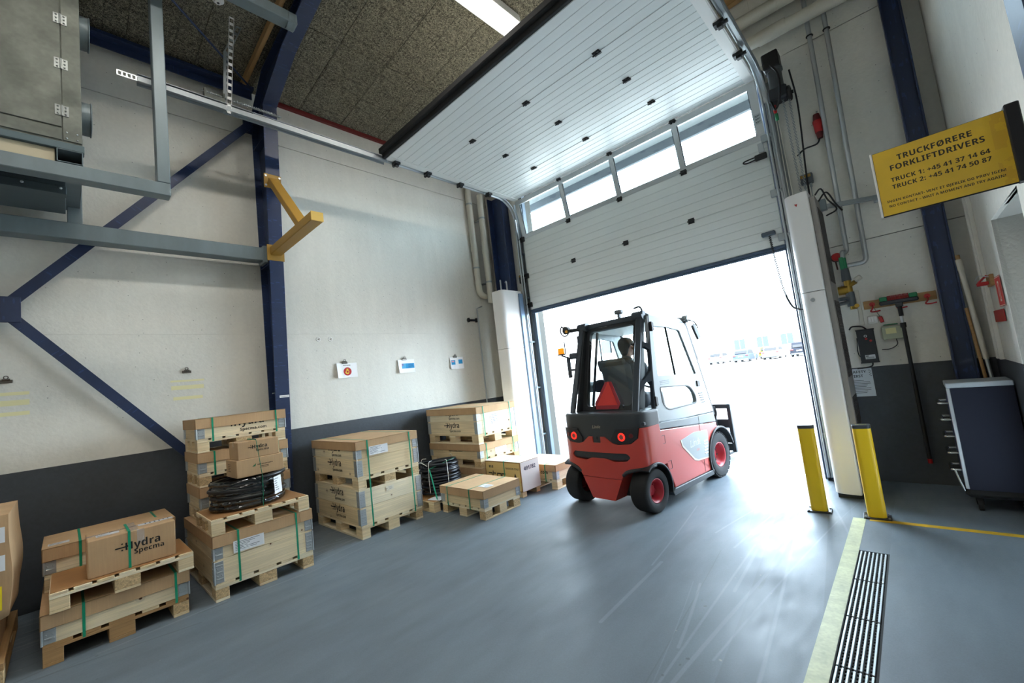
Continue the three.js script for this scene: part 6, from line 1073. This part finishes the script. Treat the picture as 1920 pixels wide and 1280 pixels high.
// ---------- driver: one skin meshed from tapered capsules ----------
{
  const sd = (p, a, b, ra, rb) => { const ab = b.clone().sub(a), t = Math.max(0, Math.min(1, p.clone().sub(a).dot(ab) / Math.max(1e-6, ab.lengthSq()))); return p.distanceTo(a.clone().addScaledVector(ab, t)) - (ra + (rb - ra) * t); };
  const smin = (a, b, k) => { const h = Math.max(k - Math.abs(a - b), 0) / k; return Math.min(a, b) - h * h * k * 0.25; };
  function mesh(bones, lo, hi, cell, k) {
    const size = Math.max(hi.x - lo.x, hi.y - lo.y, hi.z - lo.z), n = Math.min(96, Math.ceil(size / cell) + 4), mc = new MarchingCubes(n, new THREE.MeshBasicMaterial(), false, false, 60000);
    const c = lo.clone().add(hi).multiplyScalar(0.5), S = size / 2 * 1.08, p = V(0, 0, 0);
    for (let z = 0; z < n; z++) for (let y = 0; y < n; y++) for (let x = 0; x < n; x++) {
      p.set((x - n / 2) / (n / 2), (y - n / 2) / (n / 2), (z - n / 2) / (n / 2)).multiplyScalar(S).add(c);
      let d = 9; for (const b of bones) d = smin(d, sd(p, b[0], b[1], b[2], b[3]), b[4] ?? k);
      mc.field[x + y * n + z * n * n] = -d;
    }
    mc.isolation = 0; mc.update();
    const N = mc.count, g = new THREE.BufferGeometry(), P = new Float32Array(N * 3);
    for (let i = 0; i < N; i++) { P[i * 3] = mc.positionArray[i * 3] * S + c.x; P[i * 3 + 1] = mc.positionArray[i * 3 + 1] * S + c.y; P[i * 3 + 2] = mc.positionArray[i * 3 + 2] * S + c.z; }
    g.setAttribute('position', new THREE.BufferAttribute(P, 3)); g.setAttribute('normal', new THREE.BufferAttribute(mc.normalArray.slice(0, N * 3), 3));
    return g;
  }
  const t = thing('person', 'driver in a dark grey jacket seated in the forklift cab seen from behind', 'person', FORK.pos, FORK.turn);
  const v = (x, y, z) => V(x, y, z);
  const hip = v(-0.05, 1.12, -0.68), chest = v(-0.03, 1.45, -0.66), neck = v(-0.03, 1.64, -0.68), head = v(-0.02, 1.80, -0.72);
  const body = [[v(-0.14, 1.13, -0.70), v(0.06, 1.13, -0.70), 0.13, 0.13], [hip, chest, 0.145, 0.155], [v(-0.14, 1.50, -0.66), v(0.09, 1.50, -0.66), 0.12, 0.12], [v(-0.19, 1.54, -0.67), v(0.14, 1.54, -0.67), 0.085, 0.085], [chest, neck, 0.1, 0.06], [neck, v(-0.025, 1.72, -0.70), 0.057, 0.055, 0.03]];
  for (const s of [-1, 1]) {
    const sh = v(-0.03 + s * 0.2, 1.54, -0.68), el = v(-0.03 + s * 0.27, 1.28, -0.84), wr = v(-0.03 + s * 0.14, 1.30, -1.08);
    body.push([sh, el, 0.068, 0.054, 0.05], [el, wr, 0.052, 0.038, 0.04]);
    const kn = v(-0.04 + s * 0.15, 1.12, -1.12), an = v(-0.04 + s * 0.14, 0.88, -1.22);
    body.push([v(-0.04 + s * 0.09, 1.13, -0.74), kn, 0.095, 0.07, 0.06], [kn, an, 0.066, 0.05, 0.04], [an, v(-0.04 + s * 0.14, 0.855, -1.34), 0.045, 0.038, 0.03]);
    // hand closed on the wheel: palm, four fingers, thumb
    const palm = v(wr.x + s * -0.015, 1.315, -1.135); body.push([wr, palm, 0.03, 0.032, 0.015]);
    for (let i = 0; i < 4; i++) { const b0 = palm.clone().add(v(s * (0.024 - i * 0.016), 0.012, -0.025)), b1 = b0.clone().add(v(0, 0.006, -0.035 + 0.004 * i)), b2 = b1.clone().add(v(0, -0.026, -0.008)); body.push([b0, b1, 0.0095, 0.009, 0.004], [b1, b2, 0.009, 0.008, 0.004]); }
    body.push([palm.clone().add(v(-s * 0.028, 0.0, 0.005)), palm.clone().add(v(-s * 0.042, 0.008, -0.03)), 0.011, 0.009, 0.006]);
  }
  const bg = mesh(body, v(-0.45, 0.78, -1.45), v(0.40, 1.72, -0.48), 0.012, 0.05);
  const hb = [[v(-0.02, 1.83, -0.695), v(-0.015, 1.825, -0.735), 0.088, 0.084], [v(-0.01, 1.765, -0.765), v(-0.01, 1.74, -0.775), 0.055, 0.045, 0.03], [v(-0.005, 1.80, -0.825), v(-0.005, 1.775, -0.845), 0.012, 0.017, 0.015], [v(-0.025, 1.74, -0.705), v(-0.028, 1.64, -0.685), 0.057, 0.06, 0.02], [v(-0.108, 1.80, -0.705), v(-0.105, 1.775, -0.712), 0.016, 0.012, 0.008], [v(0.073, 1.80, -0.715), v(0.07, 1.775, -0.722), 0.016, 0.012, 0.008], [v(-0.03, 1.735, -0.808), v(0.015, 1.735, -0.81), 0.011, 0.011, 0.01]];
  const hg = mesh(hb, v(-0.13, 1.62, -0.87), v(0.10, 1.93, -0.60), 0.0045, 0.025);
  const paint = (g, fn) => { const p = g.attributes.position, c = new Float32Array(p.count * 3); for (let i = 0; i < p.count; i++) { const q = fn(p.getX(i), p.getY(i), p.getZ(i)); c.set(q, i * 3); } g.setAttribute('color', new THREE.BufferAttribute(c, 3)); return g; };
  const skin = [0.42, 0.24, 0.17], coat = [0.055, 0.06, 0.068], trou = [0.03, 0.035, 0.05];
  paint(bg, (x, y, z) => z < -1.095 && y > 1.2 ? skin : y < 1.19 && z < -0.7 ? (y < 0.89 ? [0.02, 0.02, 0.02] : trou) : coat); paint(hg, (x, y, z) => { for (const ex of [-0.04, 0.02]) if (Math.hypot(x - ex, y - 1.815, z + 0.815) < 0.013) return [0.03, 0.02, 0.02]; return y > 1.728 && y < 1.742 && z < -0.80 ? [0.3, 0.12, 0.1] : skin; });
  add('body', mergeGeometries([bg, hg], false), new THREE.MeshStandardMaterial({ vertexColors: true, roughness: 0.8 }), t);
  const hair = mesh([[v(-0.022, 1.85, -0.685), v(-0.018, 1.85, -0.715), 0.093, 0.088], [v(-0.024, 1.79, -0.655), v(-0.024, 1.75, -0.655), 0.062, 0.05, 0.03]], v(-0.14, 1.68, -0.83), v(0.1, 1.96, -0.57), 0.006, 0.03);
  add('hair', hair, mat(0x3a3632, 0.85), t);
  add('collar', [new THREE.TorusGeometry(0.066, 0.018, 8, 24).rotateX(Math.PI / 2 - 0.15).translate(-0.03, 1.655, -0.685)], mat(0x3d4043, 0.8), t);
}
// ---------- the yard outside ----------
{
  const near = struct('yard_apron', [ext(-30, 30, -0.25, -0.004, -6, -0.06, 0)], mat(0xffffff, 0.9, 0, { map: dataTex(256, 256, (u, v) => { const n = fbm(u, v, 5, 5, 311, 4), g = hash(Math.floor(u * 256), Math.floor(v * 256), 3); return tone([92, 94, 97], 0.88 + 0.14 * n + 0.12 * (g - 0.5)); }, 2) }));
  const far = struct('yard_ground', at(cb(120, 0.25, 92, 0), 0, 0.33, -51.98, 0.0100, 0, 0), M.asphalt);
  const sill = struct('threshold', ext(0.98, 5.14, -0.1, 0.003, -0.10, -0.05, 0.002), M.zincDull);
  struct('canopy', [ext(-0.2, 6.9, 5.42, 5.56, -1.15, -0.25, 0.004)], mat(0x8f918e, 0.8));
  const fa = struct('canopy_fascia', ext(-0.2, 6.9, 5.27, 5.60, -1.22, -1.15, 0.004), mat(0x565b5f, 0.7));
  struct('outer_roof', ext(-0.5, 7.3, 6.62, 6.8, -0.6, WZ + 0.4, 0.01), mat(0x6d7072, 0.8));
  const kerb = add('kerb', ext(5.2, 14, 0, 0.1, -5.4, -5.1, 0.02), mat(0xc9c8c4, 0.8)); tag(kerb, 'pale kerb outside the doorway on the right', 'kerb');
}
{ // white lorry trailer outside, behind the forklift
  const t = thing('lorry_trailer', 'white box trailer parked outside behind the forklift', 'trailer', [-6.6, 0.0, -9.2]);
  add('box', ext(-5.5, 2.6, 0.95, 3.9, -1.2, 1.2, 0.03), M.outWhite, t);
  for (let i = 0; i < 8; i++) add('side_panel', ext(-5.4 + i * 1.0, -4.42 + i * 1.0, 1.05, 3.8, 1.2, 1.215, 0.004), mat(0xf0f0ee, 0.5), t);
  add('side_skirt', ext(-4.5, 1.4, 0.35, 0.95, 1.05, 1.1, 0.01), mat(0xdedede, 0.6), t);
  for (const x of [-4.6, -3.4]) add('wheel', [cyl(0.48, 0.3, x, 0.48, 1.0, 'z', 28), cyl(0.25, 0.32, x, 0.48, 1.0, 'z', 20)], M.rubber, t);
  add('lamp', ext(2.0, 2.12, 1.55, 1.62, 1.215, 1.23, 0.004), mat(0xd07a30, 0.4), t);
}
{ // far buildings
  const b = thing('far_building', 'long white building with grey windows far across the yard', 'building', [-6, 0.3, -76]);
  add('wall', ext(-40, 30, 0, 7, -6, 0, 0.02), M.outWhite, b);
  const wm = mat(0x242c30, 0.9);
  for (let i = 0; i < 3; i++) { const x = -9.8 + i * 3.6, w = add('window', ext(x - 0.95, x + 0.95, 1.7, 3.6, 0, 0.06, 0.01), M.alu, b); add('pane', ext(x - 0.88, x - 0.03, 1.77, 3.53, 0.04, 0.075, 0), wm, w); add('pane', ext(x + 0.03, x + 0.88, 1.77, 3.53, 0.04, 0.075, 0), wm, w); }
}
function car(label, x, z, y, col, tailM, h = 1.48) { // rear towards +z
  const t = thing('parked_car', label, 'car', [x, y, z], 0, 'cars parked across the yard');
  const W = 1.78, paint = new THREE.MeshPhysicalMaterial({ color: col, roughness: 0.85, specularIntensity: 0.3 });
  const sd = (pts, w, r, b = 0.06) => { const g = extrude(roundShape(pts, r), w - 2 * b, b, 6, 3); g.translate(0, 0, -w / 2 + b); g.rotateY(Math.PI / 2); return g; };
  add('body', sd([[-0.0, 0.28], [0.02, 0.62], [0.06, 0.93], [1.2, 0.98], [3.1, 0.92], [4.1, 0.74], [4.2, 0.35], [3.9, 0.24], [0.15, 0.22]], W, 0.12), paint, t);
  add('roof', sd([[0.18, 0.9], [0.55, h - 0.06], [1.0, h], [2.2, h - 0.02], [3.0, 0.92]], W * 0.84, 0.15, 0.08), paint, t);
  const gl = mat(0x0c1014, 0.9);
  const rw = add('rear_window', at(cb(W * 0.68, 0.4, 0.03, 0.06), 0, 1.17, -0.30, -0.72, 0, 0), gl, t);
  add('side_window', [at(cb(0.02, 0.34, 1.9, 0.08), W * 0.42, 1.16, -1.6), at(cb(0.02, 0.34, 1.9, 0.08), -W * 0.42, 1.16, -1.6)], gl, t);
  for (const s of [-1, 1]) { add('tail_light', at(cb(0.3, 0.16, 0.05, 0.03), s * 0.68, 0.8, 0.0), tailM, t); for (const zz of [-0.75, -3.4]) add('wheel', [cyl(0.31, 0.2, s * 0.78, 0.31, zz, 'x', 24)], M.rubber, t); }
  add('bumper', ext(-0.8, 0.8, 0.24, 0.42, -0.05, 0.04, 0.03), M.darkPlastic, t); add('number_plate', ext(-0.25, 0.25, 0.62, 0.72, 0.0, 0.025, 0.004), M.paper, t);
}
const tl = mat(0x4a0e0c, 0.5);
car('silver parked car, leftmost of the cars seen through the doorway', -8.5, -48, 0.40, 0x2c3642, tl); car('white parked car in the middle of the row across the yard', -5.45, -48, 0.40, 0x8a8a86, tl); car('dark blue grey parked car at the right of the row', -2.7, -48, 0.40, 0x12161e, tl, 1.6); car('green and yellow car half hidden between the silver and white cars', -7.0, -53.5, 0.45, 0x3f430f, tl); car('pale parked car far left seen past the cab mirror', -12.0, -50, 0.42, 0x6f777e, tl);
for (const [x, l] of [[-9.7, 'low post left of the silver car'], [-6.75, 'low post between silver and white cars'], [-3.95, 'low post between white and dark cars']]) { const t = thing('parking_post', l, 'post', [x, 0.38, -47], 0, 'parking posts'); add('post', cyl(0.06, 0.75, 0, 0.37, 0, 'y', 12), M.darkPlastic, t); add('head', cyl(0.075, 0.1, 0, 0.78, 0, 'y', 12), M.cream, t); }
renderer.render(scene, camera);
